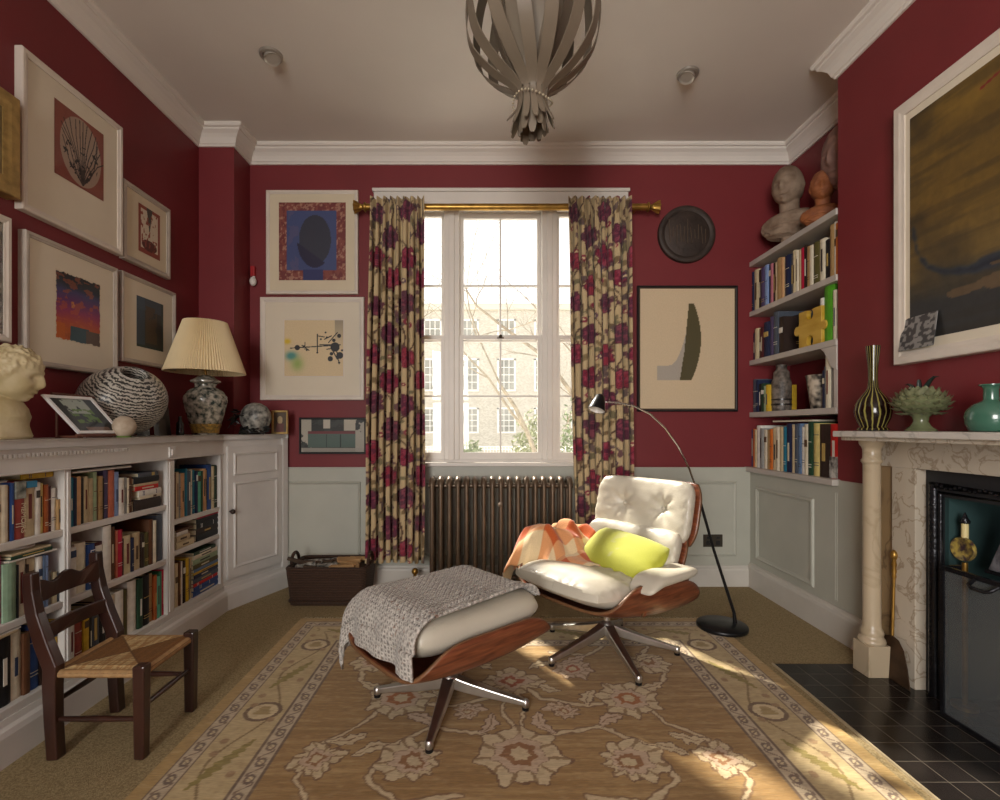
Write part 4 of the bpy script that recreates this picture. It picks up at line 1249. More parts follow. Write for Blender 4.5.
# ================================================================== RIGHT ALCOVE SHELVES
M_shelf = mat('alcove_shelf_paint', '#b9b2aa', 0.45, var=0.06, vscale=8)
t = thing('alcove_shelves', 'open white painted shelves fitted in the right alcove', 'shelves', (2.07, 3.2, 0.832))
for (z, x) in ((2.362, 1.92), (1.998, 1.92), (1.642, 1.92), (1.264, 1.92), (0.868, 1.885)):
    b = MB(); th = 0.036 if z != 0.868 else 0.034
    b.box(x, XR - 0.001, BY1 + 0.002 if x > 1.9 else BY1 - 0.02, YB - 0.002, z - th, z)
    b.build('shelf', M_shelf, t, world=True, bevel=0.003)
b = MB(); b.box(1.93, 1.95, BY1 + 0.003, BY1 + 0.035, 1.2641, 1.48); b.build('post', M_shelf, t, world=True, bevel=0.003)
b = MB(); b.prism([(1.925, BY1 + .004, 1.606), (1.925, BY1 + .14, 1.606), (1.925, BY1 + .11, 1.585), (1.925, BY1 + .075, 1.53), (1.925, BY1 + .05, 1.49), (1.925, BY1 + .004, 1.47)], (0.02, 0, 0))
b.build('corbel', M_shelf, t, world=True, bevel=0.003)
PR = 1.937
book_row('R', 751, [(753, 'navy', .29), (757.5, 'cream', .295), (760, 'dark brown', .28), (764, 'purple', .28), (767, 'light blue', .285), (769.5, 'navy', .28), (771.5, 'pink', .275), (773.5, 'dark brown', .27), (775.5, 'linen', .27), (779.5, 'tan', .285), (782, 'peach', .275), (784, 'cream', .26),
     (789, 'navy', .27), (792, 'slate', .26), (794.5, 'cream', .275), (797, 'ivory', .265), (799.5, 'linen', .262), (802.5, 'crimson', .262), (806, 'dark brown', .265), (809, 'tan', .25), (812, 'ivory', .245), (817.6, 'olive', .25), (823, 'ivory', .25), (828, 'black', .23), (832.3, 'tan', .3), (834.6, 'white', .305), (837, 'orange', .29)], 1.998, PR, 'top alcove shelf', dp=.2)
book_row('R', 750, [(753.6, 'navy', .2), (757.4, 'cream', .225), (760, 'brown', .215), (762.5, 'maroon', .22), (768, 'navy', .245), (772, 'purple', .27), (776.6, 'slate', .29), (781, 'dark brown', .245)], 1.642, PR, 'second alcove shelf', dp=.2)
book_row('R', 781.5, [(800, 'black', .255), (812, 'slate', .25)], 1.642, PR + 0.10, 'second alcove shelf behind the puzzle piece', dp=.1)
book_row('R', 817.5, [(821, 'white', .265), (831.5, 'lime green', .32), (835, 'ivory', .28)], 1.642, PR, 'right end of second alcove shelf', dp=.2)
book_row('R', 749.4, [(751, 'grey', .27), (755, 'slate', .24), (757.5, 'navy', .23), (760, 'black', .2), (763, 'dark green', .2), (765, 'pale green', .18), (767.6, 'yellow', .185)], 1.264, PR, 'third alcove shelf', dp=.2)
book_row('R', 820, [(822.5, 'navy', .22), (824.4, 'slate', .24), (829, 'ivory', .31), (833.2, 'grey', .27)], 1.264, PR, 'right end of third alcove shelf', dp=.2)
rowD = book_row('R', 746, [(749.5, 'grey', .27), (751.5, 'purple', .27), (753.5, 'orange', .275), (755, 'linen', .27), (759, 'white', .30), (762, 'grey', .28), (765, 'ivory', .27), (768, 'tan', .27), (770.6, 'orange', .275), (775, 'cream', .285), (778.6, 'ivory', .29), (782.5, 'linen', .29), (785.4, 'teal', .29), (790.6, 'navy', .31),
     (793.6, 'linen', .305), (796.5, 'slate', .305), (799.6, 'steel blue', .31), (803, 'white', .29), (806.4, 'ivory', .305), (810.6, 'dark green', .32), (817, 'pale yellow', .31), (828, 'dark brown', .305), (836, 'red', .305)], 0.868, 1.922, 'lowest alcove shelf', dp=.2)
b = MB(); b.box(1.955, 2.15, 3.0, 3.42, 1.19, 1.2); tag(b.build('magazine', bmat('ivory')), 'thin pale magazine lying across the lowest alcove books', 'magazine')
o = rowD[-1]; _ys = [(parent_matrix(o) @ v_.co).y for v_ in o.data.vertices]; _x = min((parent_matrix(o) @ v_.co).x for v_ in o.data.vertices)
b = MB(); b.box(_x - .0008, _x + .01, min(_ys) + .001, max(_ys) - .001, .87, .99); b.build('photo_band', mat('photo_band2', '#c8c4bc', .5, color2='#3a3835', vscale=25), o, world=True)

# things among the books
t = thing('wooden_puzzle_piece', 'large yellow wooden jigsaw puzzle piece on the second alcove shelf', 'ornament', (1.94, 3.0, 1.642))
b = MB(); pts = []
def arc(cx, cz, r, a0, a1, n=10): return [(cx + r * math.cos(R(a0 + (a1 - a0) * i / n)), cz + r * math.sin(R(a0 + (a1 - a0) * i / n))) for i in range(n + 1)]
pz = [(-0.115, 0)] + [(-0.035, 0)] + arc(0, 0.03, 0.034, 225, -45)[::1] + [(0.035, 0), (0.115, 0)] + [(0.115, 0.06)] + arc(0.14, 0.10, 0.028, 220, -220 + 360)[::-1][:0] + [(0.115, 0.075)] + arc(0.135, 0.105, 0.026, -130, 130) + [(0.115, 0.135), (0.115, 0.22), (0.035, 0.22)] + arc(0, 0.19, 0.034, 45, -225)[::1] + [(-0.035, 0.22), (-0.115, 0.22), (-0.115, 0.15)] + arc(-0.14, 0.11, 0.03, 60, 300)[::1] + [(-0.115, 0.075)]
b.prism([(1.936, 3.0 - p[0] * 0.9, 1.642 + p[1]) for p in pz], (0.028, 0, 0))
b.build('piece', mat('yellow_ply', '#b48c22', .4, color2='#c9a446', vscale=5, stretch=(1, 1, 4)), t, world=True, bevel=0.002)
t = thing('patterned_bottle_vase', 'tall grey speckled bottle vase on the third alcove shelf', 'vase', (2.02, 3.43, 1.264))
b = MB(); b.lathe([(0.058, 0), (0.06, 0.01), (0.062, 0.19), (0.056, 0.215), (0.052, 0.225), (0.048, 0.27), (0.034, 0.285), (0.032, 0.30), (0.035, 0.318), (0.028, 0.32), (0.026, 0.29), (0, 0.28)], n=32)
b.build('body', mat('speckled_clay', '#7c7268', .5, color2='#38302a', vscale=28), t, smooth=True)
b = MB(); b.lathe([(0.0635, 0.04), (0.0635, 0.052)], n=32); b.lathe([(0.0635, 0.075), (0.0635, 0.085)], n=32); b.build('dark_bands', mat('dark_glaze', '#201a18', .3), t, smooth=True)
t = thing('patterned_beaker', 'cream flared beaker with dark brushed pattern on the third alcove shelf', 'vase', (2.02, 3.02, 1.264))
b = MB(); b.lathe([(0.052, 0), (0.056, 0.004), (0.066, 0.08), (0.08, 0.19), (0.085, 0.205), (0.08, 0.205), (0.072, 0.18), (0.05, 0.02), (0, 0.012)], n=36)
b.build('body', mat('brushed_beaker', '#bfb3a0', .5, color2='#1f1916', vscale=24, detail=1.5), t, smooth=True)

# busts on top of the alcove shelves
M_bust1 = mat('weathered_plaster', '#9a8672', .75, color2='#6e5846', vscale=9, bump=.2, bscale=50)
M_terra = mat('terracotta_bust', '#9a5c32', .7, color2='#7a452a', vscale=14, bump=.2, bscale=60)
M_mask = mat('pink_plaster', '#957468', .8, color2='#6f5048', vscale=10)
def bust(name, label, loc, rz, s, m, fn, base_h, hair, voxel=0.0035, tilt=0.0, drape=True):
    t = thing(name, label, 'bust', loc, R(rz))
    b = MB()
    hz = base_h + 0.30 * s
    rot = Matrix.Rotation(tilt, 4, 'Y')
    h = MB(); h.sphere((0, 0, 0), 0.105 * s, 72, 54, (1.0, 0.82, 1.18), fn)
    b.add([tuple(rot @ Vector(p) + Vector((0.01 * s, 0, hz))) for p in h.v], h.f)
    b.tube([(-0.03 * s, 0, base_h + 0.06 * s), (-0.02 * s, 0, base_h + 0.14 * s), (-0.005 * s, 0, hz - 0.05 * s)], [0.075 * s, 0.055 * s, 0.058 * s], 20)
    # shoulders / chest
    pts = []; 
    b.sphere((-0.02 * s, 0, base_h + 0.075 * s), 0.15 * s, 40, 20, (0.62, 1.12, 0.55), lambda d: 1 + 0.06 * mnoise.noise(d * 4))
    if drape: b.sphere((0.0, 0, base_h + 0.03 * s), 0.12 * s, 30, 16, (0.7, 1.15, 0.5), lambda d: 1 + 0.12 * mnoise.noise(d * 6))
    b.build('figure', m, t, smooth=True, remesh=voxel)
    if base_h > 0:
        b = MB(); b.lathe([(0.075 * s, 0), (0.075 * s, 0.012 * s), (0.05 * s, 0.025 * s), (0.04 * s, base_h * 0.6), (0.05 * s, base_h), (0.03 * s, base_h + 0.03)], n=28)
        b.build('socle', m, t, smooth=True)
    return t
bust('portrait_bust', 'large weathered plaster bust of a bald man on top of the alcove shelves', (2.05, 3.40, 2.362), -140, 1.08, M_bust1, head_fn(0.02, 0.015, 4, 3), 0.10, True, tilt=0.1)
bust('terracotta_bust', 'small terracotta bust beside the large plaster bust on the shelves', (2.06, 3.07, 2.362), -125, 0.72, M_terra, head_fn(0.09, 0.05, 6, 8), 0.05, True, voxel=0.003)
t = thing('plaster_mask', 'pinkish plaster face mask hanging high on the alcove wall', 'mask', (XR, 2.98, 2.56))
b = MB(); h = MB(); h.sphere((0, 0, 0), 0.15, 64, 48, (0.8, 0.85, 1.35), head_fn(0.05, 0.04, 5, 5))
rot = Matrix.Rotation(R(195), 4, 'Z')
b.add([tuple(rot @ Vector(p) + Vector((XR - 0.075, 2.99, 2.765))) for p in h.v], h.f)
b.build('face', M_mask, t, world=True, smooth=True, remesh=0.004)

# ================================================================== THINGS ON THE BOOKCASE TOP
M_bust2 = mat('yellowed_plaster', '#c6b894', .5, color2='#a8976c', vscale=9, bump=.12, bscale=40)
Z0 = ZTOP + 0.0005
t = thing('child_bust', 'cream plaster bust of a curly haired child at the left end of the bookcase', 'bust', (-1.83, 1.885, Z0), R(20))
b = MB(); h = MB(); h.sphere((0, 0, 0), 0.094, 96, 72, (0.98, 0.86, 1.12), head_fn(0.10, 0.10, 7, 2))
rot = Matrix.Rotation(R(12), 4, 'Y')
b.add([tuple(rot @ Vector(p) + Vector((0.03, 0, 0.243))) for p in h.v], h.f)
b.tube([(-0.01, 0, 0.08), (0.0, 0, 0.15), (0.012, 0, 0.215)], [0.07, 0.046, 0.05], 24)
b.lathe([(.0, 0), (.098, 0), (.105, .012), (.10, .03), (.096, .06), (.10, .085), (.092, .115), (.07, .145), (.045, .165), (0, .17)], (0, 0, 0), 44, .78, 1.12, wob=lambda a, z: 1 + .05 * math.sin(a * 5 + z * 40) * (z < .09))
b.build('figure', M_bust2, t, smooth=True, remesh=0.003)

# tilted photo in white frame on small easel
t = thing('photo_frame_on_stand', 'tilted white framed photograph on a small brown easel, beside the child bust', 'photo frame', (-1.75, 2.16, Z0))
b = MB()
q0 = Vector((-1.70, 2.075, ZTOP + 0.018)); U = Vector((0.03, 0.205, 0.0)); V = Vector((-0.06, -0.105, 0.155))
Nn = U.cross(V).normalized()
if Nn.x < 0: Nn = -Nn
def fr(b, a0, a1, c0, c1, d0, d1):
    P = q0 + U * a0 + V * c0 + Nn * d0
    b.prism([P, P + U * (a1 - a0), P + U * (a1 - a0) + V * (c1 - c0), P + V * (c1 - c0)], Nn * (d1 - d0))
fr(b, 0, 1, 0, .07, 0, .012); fr(b, 0, 1, .93, 1, 0, .012); fr(b, 0, .06, .07, .93, 0, .012); fr(b, .94, 1, .07, .93, 0, .012)
b.build('frame', mat('clean_white_frame', '#dcdad8', .4), t, world=True)
def art_plant(u, v):
    c = base(u, '#17181a'); c = blend(c, (v > .55) & (u > .2) & (u < .8) & (fbm(u * 8, v * 8, 3) > .45), '#8d9488')
    c = blend(c, (fbm(u * 12, v * 12, 9) > .52) & (v > .25) & (v < .7) & (u > .2) & (u < .8), '#4f6a26'); return blend(c, (v < .14) & (u > .25) & (u < .85), '#6b5348')
P = q0 + U * .06 + V * .07 + Nn * .006
paint_grid('photograph', P, U * .88, V * .86, 60, 50, art_plant, M_art, t, world=True)
M_easel = mat('easel_wood', '#6a4030', .5)
b = MB()
b.tube([(-1.795, 2.06, ZTOP + .185), (-1.775, 2.27, ZTOP + .180)], 0.006, 8)
b.tube([(-1.79, 2.08, ZTOP), (-1.79, 2.08, ZTOP + .185)], 0.005, 8); b.tube([(-1.775, 2.22, ZTOP), (-1.775, 2.22, ZTOP + .182)], 0.005, 8)
b.tube([(-1.70, 2.07, ZTOP + .012), (-1.67, 2.29, ZTOP + .012)], 0.007, 8)
b.tube([(-1.70, 2.10, ZTOP + .006), (-1.80, 2.10, ZTOP + .006)], 0.006, 8); b.tube([(-1.68, 2.24, ZTOP + .006), (-1.79, 2.24, ZTOP + .006)], 0.006, 8)
b.build('easel', M_easel, t, world=True, smooth=True)

# big flattened striped vase
M_vase = bpy.data.materials.new('scratched_stripes'); M_vase.use_nodes = True
_nt = M_vase.node_tree; _b = _nt.nodes['Principled BSDF']; _b.inputs['Roughness'].default_value = 0.3
_tc = _nt.nodes.new('ShaderNodeTexCoord'); _mp = _nt.nodes.new('ShaderNodeMapping'); _mp.inputs['Rotation'].default_value = (R(4), 0, 0)
_w = _nt.nodes.new('ShaderNodeTexWave'); _w.bands_direction = 'Z'; _w.inputs['Scale'].default_value = 24; _w.inputs['Distortion'].default_value = 9.0; _w.inputs['Detail'].default_value = 6; _w.inputs['Detail Scale'].default_value = 1.6; _w.inputs['Detail Roughness'].default_value = .7
_r = _nt.nodes.new('ShaderNodeValToRGB'); _r.color_ramp.elements[0].color = (*lin('#b7b3a8'), 1); _r.color_ramp.elements[0].position = .25; _r.color_ramp.elements[1].color = (*lin('#1d1c1b'), 1); _r.color_ramp.elements[1].position = .75
_nt.links.new(_tc.outputs['Object'], _mp.inputs[0]); _nt.links.new(_mp.outputs[0], _w.inputs['Vector']); _nt.links.new(_w.outputs['Fac'], _r.inputs[0]); _nt.links.new(_r.outputs[0], _b.inputs['Base Color'])
t = thing('striped_round_vase', 'large flattened round vase scratched with black and white stripes', 'vase', (-1.80, 2.47, Z0), R(-6))
b = MB()
pr = [(0.05, 0)] + [(0.205 * math.sin(a), 0.175 - 0.175 * math.cos(a)) for a in [R(18 + i * 6.2) for i in range(22)]]
pr += [(0.075, 0.343), (0.062, 0.346), (0.056, 0.338), (0.06, 0.30), (0.12, 0.2), (0.1, 0.06), (0, 0.03)]
b.lathe(pr, n=56, sx=0.80, sy=1.0)
# mouth tips toward the room
o = b.build('body', M_vase, t, smooth=True)
o.rotation_euler = (R(14), R(36), 0)
_rm = o.rotation_euler.to_matrix()
_mz = min((_rm @ v_.co).z for v_ in o.data.vertices); o.location = (-.085, .03, -_mz)
t = thing('pebble_vase', 'small round off white stone pot in front of the striped vase', 'pot', (-1.655, 2.28, Z0))
b = MB(); b.sphere((0, 0, 0.049), 0.051, 28, 18, (0.9, 1.0, 0.96)); b.build('stone', mat('pale_stone', '#c2b4a0', .7, color2='#a3917c', vscale=20), t, smooth=True)
b = MB(); b.lathe([(0.028, 0), (0.028, 0.006), (0.0, 0.006)], n=20); b.build('foot', mat('green_felt', '#5e7a34', .9), t)

# ginger jar lamp with pleated shade
M_jar = mat('famille_verte_glaze', '#b9b3a4', .18, color2='#2c3834', vscale=34, detail=2, coat=.4)
t = thing('table_lamp', 'table lamp with patterned ginger jar base and pleated cream shade', 'table lamp', (-1.745, 3.10, Z0))
b = MB(); b.lathe([(0.075, 0.0), (0.075, 0.006), (0.068, 0.012), (0.078, 0.03), (0.092, 0.08), (0.112, 0.155), (0.124, 0.205), (0.122, 0.235), (0.105, 0.265), (0.078, 0.285), (0.062, 0.292), (0.058, 0.30), (0.062, 0.315), (0.086, 0.325), (0.086, 0.334), (0.06, 0.348), (0.045, 0.36), (0.02, 0.37), (0, 0.372)], n=48)
b.build('jar', M_jar, t, smooth=True)
b = MB(); b.lathe([(0.076, 0.012), (0.0785, 0.03), (0.0905, 0.068), (0.089, 0.068)], n=48); b.build('gold_lattice_band', mat('gold_lattice', '#a8843a', .3, color2='#5a4a2a', vscale=60), t, smooth=True)
b = MB(); b.tube([(0, 0, .36), (0, 0, .60)], .008, 10); b.tube([(0, 0, .40), (0, 0, .47)], .018, 12); b.sphere((0, 0, .52), .032, 14, 10); b.build('bulb_holder', M_brass, t, smooth=True)
b = MB(); npl = 88; zb, ztp = 0.385, 0.700
def shade(u, v):
    a = 2 * PI * u; pl = 0.0045 * (abs(((u * npl) % 1) * 2 - 1) - 0.5) * 2
    r = 0.224 + (0.118 - 0.224) * v + pl
    rr = Vector((r * math.cos(a), r * math.sin(a), zb + (ztp - zb) * v - 0.0))
    return (rr.x, rr.y, rr.z - 0.06 * (rr.x * 0.25 - rr.y * 0.0) )
b.grid(shade, npl * 4, 6)
M_shade = mat('pleated_cream_silk', '#e2cfa6', .8, var=.03, vscale=6)
M_shade.node_tree.nodes['Principled BSDF'].inputs['Transmission Weight'].default_value = 0
b.build('lamp_shade', M_shade, t, solid=0.002)
b = MB()
for k in range(3):
    a = 2 * PI * k / 3; b.tube([(0, 0, .60), (.114 * math.cos(a), .114 * math.sin(a), .68)], .003, 6)
b.build('shade_carrier', M_brass, t)

# photo cards behind
def art_photo(u, v):
    c = base(u, '#2a2724'); c = blend(c, np.hypot(u - .5, v - .7) < .18, '#8f8678'); return blend(c, (np.abs(u - .5) < .25) & (v < .5), '#4a443c')
o = paint_grid('photo_card', (-1.86, 2.80, Z0), (0.03, 0.10, 0), (-0.02, 0, 0.19), 20, 26, art_photo, M_art, thick=0.003); tag(o, 'small dark photograph card between the striped vase and the lamp', 'photograph')
o = paint_grid('photo_card', (-1.86, 2.66, Z0), (0.02, 0.07, 0), (-0.02, 0, 0.22), 20, 26, lambda u, v: base(u, '#1c1b1c'), M_art, thick=0.003); tag(o, 'narrow black card leaning on the wall behind the striped vase', 'card')
t = thing('black_bottle', 'little dark bottle by the foot of the table lamp', 'bottle', (-1.78, 2.90, Z0))
b = MB(); b.lathe([(0.02, 0), (0.022, 0.01), (0.02, 0.07), (0.009, 0.085), (0.009, 0.11), (0.0, 0.112)], n=18); b.build('glass', mat('dark_glass', '#121412', .15), t, smooth=True)
# carved black and white round stone with foliage
t = thing('carved_round_ornament', 'round grey and white carved ornament on black leaves beside the lamp', 'ornament', (-1.585, 3.36, Z0))
M_carv = mat('grey_white_carving', '#a7a49a', .4, color2='#2a2b2b', vscale=26, bump=.3, bscale=40)
b = MB(); b.sphere((0.03, 0.0, 0.112), 0.10, 40, 24, (1.0, 0.8, 1), lambda d: 1 + 0.05 * mnoise.noise(d * 7)); b.build('carving', M_carv, t, smooth=True)
M_blk = mat('black_leaves', '#141615', .35)
b = MB(); rn = random.Random(9)
for i in range(90):
    a = rn.uniform(0, 2 * PI); r_ = rn.uniform(.04, .12); c = Vector((r_ * math.cos(a) * 1.1 - .01, r_ * math.sin(a) * .8 - .02, rn.uniform(.012, .05) + (rn.uniform(0.03, .12) if math.cos(a) < -.1 and r_ > .06 else 0)))
    d1 = Vector((rn.gauss(0, 1), rn.gauss(0, 1), rn.gauss(.2, .5))).normalized() * .028; d2 = d1.orthogonal().normalized() * .012
    b.add([c - d1, c + d2, c + d1, c - d2, c + d1.cross(d2).normalized() * .006], [(0, 1, 4), (1, 2, 4), (2, 3, 4), (3, 0, 4), (0, 3, 2, 1)])
b.lathe([(0.09, 0), (0.085, 0.012), (0.05, 0.02), (0, 0.022)], n=24, sx=.6)
b.build('leaves', M_blk, t)

# ================================================================== BASKET WITH KINDLING
M_wick = bpy.data.materials.new('dark_wicker'); M_wick.use_nodes = True
_nt = M_wick.node_tree; _b = _nt.nodes['Principled BSDF']; _b.inputs['Roughness'].default_value = 0.6
_tc = _nt.nodes.new('ShaderNodeTexCoord'); _w = _nt.nodes.new('ShaderNodeTexWave'); _w.bands_direction = 'Z'; _w.inputs['Scale'].default_value = 28; _w.inputs['Distortion'].default_value = 2.5; _w.inputs['Detail Scale'].default_value = 8
_r = _nt.nodes.new('ShaderNodeValToRGB'); _r.color_ramp.elements[0].color = (*lin('#2c1d16'), 1); _r.color_ramp.elements[1].color = (*lin('#5a3f2e'), 1)
_bp = _nt.nodes.new('ShaderNodeBump'); _bp.inputs['Strength'].default_value = .8; _bp.inputs['Distance'].default_value = .01
_nt.links.new(_tc.outputs['Object'], _w.inputs['Vector']); _nt.links.new(_w.outputs['Fac'], _r.inputs[0]); _nt.links.new(_r.outputs[0], _b.inputs['Base Color']); _nt.links.new(_w.outputs['Fac'], _bp.inputs['Height']); _nt.links.new(_bp.outputs[0], _b.inputs['Normal'])
bx0, bx1, by0, by1 = -1.285, -0.80, 3.235, 3.53
t = thing('log_basket', 'dark wicker log basket on the carpet under the left curtain', 'basket', ((bx0 + bx1) / 2, (by0 + by1) / 2, 0.0))
b = MB()
def rr_ring(z, ex, inset=0):
    x0, x1, y0, y1 = bx0 - ex + inset, bx1 + ex - inset, by0 - ex + inset, by1 + ex - inset; r_ = .04; out = []
    for cx, cy, a0 in ((x1 - r_, y0 + r_, -90), (x1 - r_, y1 - r_, 0), (x0 + r_, y1 - r_, 90), (x0 + r_, y0 + r_, 180)):
        for k in range(7): a = R(a0 + 15 * k); out.append((cx + r_ * math.cos(a), cy + r_ * math.sin(a), z))
    return out
def rings(b, rs):
    n = len(rs[0]); o = len(b.v); b.v += [p for r_ in rs for p in r_]
    for j in range(len(rs) - 1):
        for k in range(n): b.f.append((o + j * n + k, o + j * n + (k + 1) % n, o + (j + 1) * n + (k + 1) % n, o + (j + 1) * n + k)); b.mi.append(0)
    b.f.append(tuple(range(o, o + n))[::-1]); b.mi.append(0)
    b.f.append(tuple(o + (len(rs) - 1) * n + k for k in range(n))); b.mi.append(0)
rings(b, [rr_ring(0, 0), rr_ring(.1, .008), rr_ring(.2, .018), rr_ring(.235, .02), rr_ring(.235, .02, .018), rr_ring(.11, .01, .018), rr_ring(.10, .01, .02)])
b.build('body', M_wick, t, world=True)
b = MB()
rg = rr_ring(.237, .012); b.tube([Vector(p) for p in rg] + [Vector(rg[0])], .014, 8, cap=False); rg = rr_ring(.025, .003); b.tube(rg + [rg[0]], .010, 8, cap=False)
b.build('rim', M_wick, t, world=True, smooth=True)
for sx in (bx0 - .012, bx1 + .012):
    b = MB(); b.tube([(sx, 3.38 + .07 * math.cos(R(a)), .235 + .075 * math.sin(R(a))) for a in range(0, 181, 15)], .011, 8); b.build('handle', M_wick, t, world=True, smooth=True)
rn = random.Random(12)
M_kind = mat('split_kindling', '#b08a5c', .8, var=.2, vscale=20); M_bark3 = mat('dark_log_bark', '#4a3a2c', .9, var=.3, vscale=20); M_birch = mat('black_white_twig', '#b8b2a6', .8, color2='#26221e', vscale=30)
for i in range(26):
    right = i % 2; x = rn.uniform(-0.98, -0.86) if right else rn.uniform(-1.20, -1.06)
    y = by0 + .03 + (i / 26) * .22; z = .226 + rn.uniform(-.018, .026) ; a = rn.uniform(-.25, .25); L_ = rn.uniform(.06, .085)
    b = MB(); b.obox((x, y, z), (L_ * math.cos(a), L_ * math.sin(a), rn.uniform(-.01, .01)), (-.010 * math.sin(a), .010 * math.cos(a), .002), (0, -.002, rn.uniform(.007, .012)))
    o = b.build('kindling_stick', M_kind if right else (M_birch if i % 3 else M_bark3), bevel=.002)
    tag(o, ('split pale kindling stick lying in the right half of the log basket' if right else 'dark and whitish stick lying in the left half of the log basket'), 'kindling', 'pale kindling in the basket' if right else 'dark sticks in the basket')
b = MB(); b.tube([(-1.30, 3.26, .30), (-1.22, 3.30, .262), (-1.12, 3.36, .245)], [.012, .016, .013], 8); tag(b.build('knobbly_branch', M_bark3, smooth=True), 'knobbly dark branch sticking out over the left rim of the basket', 'branch')
b = MB(); b.obox((-1.04, 3.385, .16), (.20, 0, 0), (0, .12, 0), (0, 0, .05)); tag(b.build('log_layer', M_bark3, bevel=.01), 'hidden layer of dark logs beneath the kindling in the basket', 'logs')['kind'] = 'stuff'

# ================================================================== RUSH SEAT CHAIR
M_oak = mat('dark_chair_wood', '#3f231a', .32, color2='#27140f', vscale=9, stretch=(1, 1, .25), coat=.3)
cx0, cx1, cy0, cy1 = -1.515, -1.205, 1.745, 2.035
t = thing('rush_seat_chair', 'small dark wooden ladder back chair with woven rush seat by the bookcase', 'chair', ((cx0 + cx1) / 2, (cy0 + cy1) / 2, 0))
for y in (cy0, cy1):
    b = MB(); b.bar([(cx1, y, 0), (cx1, y, .325)], [.036, .042], [.036, .042], up=(0, 1, 0)); b.build('leg', M_oak, t, world=True, bevel=.006)
    b = MB()
    pts = [(cx0 + .012, y, 0), (cx0 + .004, y, .12), (cx0, y, .25), (cx0 + .002, y, .32), (cx0 - .03, y, .40), (cx0 - .062, y, .50), (cx0 - .075, y, .58), (cx0 - .078, y, .645)]
    b.bar(pts, [.040, .040, .040, .040, .038, .036, .034, .034], [.04, .042, .048, .052, .050, .044, .038, .036], up=(1, 0, 0)); b.build('back_post', M_oak, t, world=True, bevel=.005)
for k, (z, hh, xo) in enumerate(((.565, .055, -.070), (.435, .05, -.038))):
    b = MB(); n = 16; front = []
    top = []; bot = []
    for i in range(n + 1):
        u = i / n; y = cy0 + .012 + (cy1 - cy0 - .024) * u; x = cx0 + xo - .010 * math.sin(PI * u)
        wv = (.012 * (math.cos(2 * PI * (u - .5) * 2.0)) + .012) if k == 0 else .004 * math.sin(PI * u)
        top.append((x, y, z + hh / 2 + wv)); bot.append((x + .006, y, z - hh / 2 + .004 * math.sin(PI * u)))
    b.prism(top + bot[::-1], (.014, 0, 0)); b.build('back_slat', M_oak, t, world=True, bevel=.002)
for (p, q) in (((cx0, cy0, .135), (cx1, cy0, .135)), ((cx0, cy1, .15), (cx1, cy1, .15)), ((cx1, cy0, .175), (cx1, cy1, .175)), ((cx0, cy0, .19), (cx0, cy1, .19)), ((cx0, cy0, .225), (cx1, cy0, .225)), ((cx0, cy1, .235), (cx1, cy1, .235))):
    if p[2] > .2: continue
    b = MB(); mid = [(a + c) / 2 for a, c in zip(p, q)]; b.tube([p, mid, q], [.008, .011, .008], 10); b.build('stretcher', M_oak, t, world=True, smooth=True)
def seat_top(u, v):
    x = cx0 + .012 + (cx1 - cx0 + .002) * u; y = cy0 - .014 + (cy1 - cy0 + .028) * v
    e = min(u, 1 - u, v, 1 - v)
    return (x, y, .300 + .012 * min(1, e * 9) - .012 * max(0, e - .1))
b = MB(); nu = nv = 110; b.grid(seat_top, nu, nv); b.grid(lambda u, v: (*seat_top(u, v)[:2], .286 - .006 * min(1, min(u, 1 - u, v, 1 - v) * 9)), nu, nv)
o = b.build('rush_seat', painted('rush_weave', rough=.75, grain=.15, gscale=120, bump=.3), t, world=True, smooth=False)
uu, vv = np.meshgrid(np.linspace(0, 1, nu + 1), np.linspace(0, 1, nv + 1)); u_, v_ = uu.ravel(), vv.ravel()
tri = np.abs(u_ - .5) > np.abs(v_ - .5)     # side triangles along x
strand = np.where(tri, (u_ * 34) % 1, (v_ * 30) % 1)
c = base(u_, '#a88252'); c = blend(c, tri * 1.0, '#7d552a'); c = blend(c, (~tri) & (fbm(u_ * 40, v_ * 6, 2) > .5), '#c4a878')
c = blend(c, (strand < .25) * .45, '#4a3018'); c = blend(c, (np.abs(np.abs(u_ - .5) - np.abs(v_ - .5)) < .012), '#6a4a2a')
set_colors(o.data, np.vstack([c, c]))
b = MB()
for y in (cy0, cy1): b.tube([(cx0, y, .293), (cx1, y, .293)], .014, 10)
for x in (cx0, cx1): b.tube([(x, cy0, .293), (x, cy1, .293)], .014, 10)
b.build('seat_rail', mat('rush_rail', '#a88458', .7, var=.2, vscale=40), t, world=True, smooth=True)

# ================================================================== RUG
M_rug = painted('hand_knotted_wool', rough=.95, grain=.16, gscale=90, bump=.25, gstretch=(.35, 3.2, 1), sheen=.15)
rx0, rx1, ry0, ry1 = -1.115, 1.345, -0.3, 3.0
nu, nv = 450, 520
yv = 0.95 + (ry1 - 0.95) * np.linspace(0, 1, nv + 1)       # dense in view
xs = np.linspace(rx0, rx1, nu + 1)
Xg, Yg = np.meshgrid(xs, yv); X = Xg.ravel(); Y = Yg.ravel()
wx = X + .035 * (fbm(X * 9, Y * 9, 31) - .5) + .012 * (vnoise(X * 50, Y * 50, 3) - .5); wy = Y + .035 * (fbm(X * 9, Y * 9, 41) - .5) + .012 * (vnoise(X * 50, Y * 50, 9) - .5)
GOLD = '#9d7a47'; CRM = '#c5b18c'; OUT = '#6b4c34'; PNK = '#bfa58a'
c = np.ones(X.shape + (3,)) * rgb(GOLD)
c = blend(c, fbm(X * 1.5, Y * 14, 3) * .9, '#876738'); c = blend(c, (fbm(X * 4, Y * 60, 5) - .45) * 2.2, '#b39462')
def mir(x): return np.abs(x - .115)
mx = mir(wx)
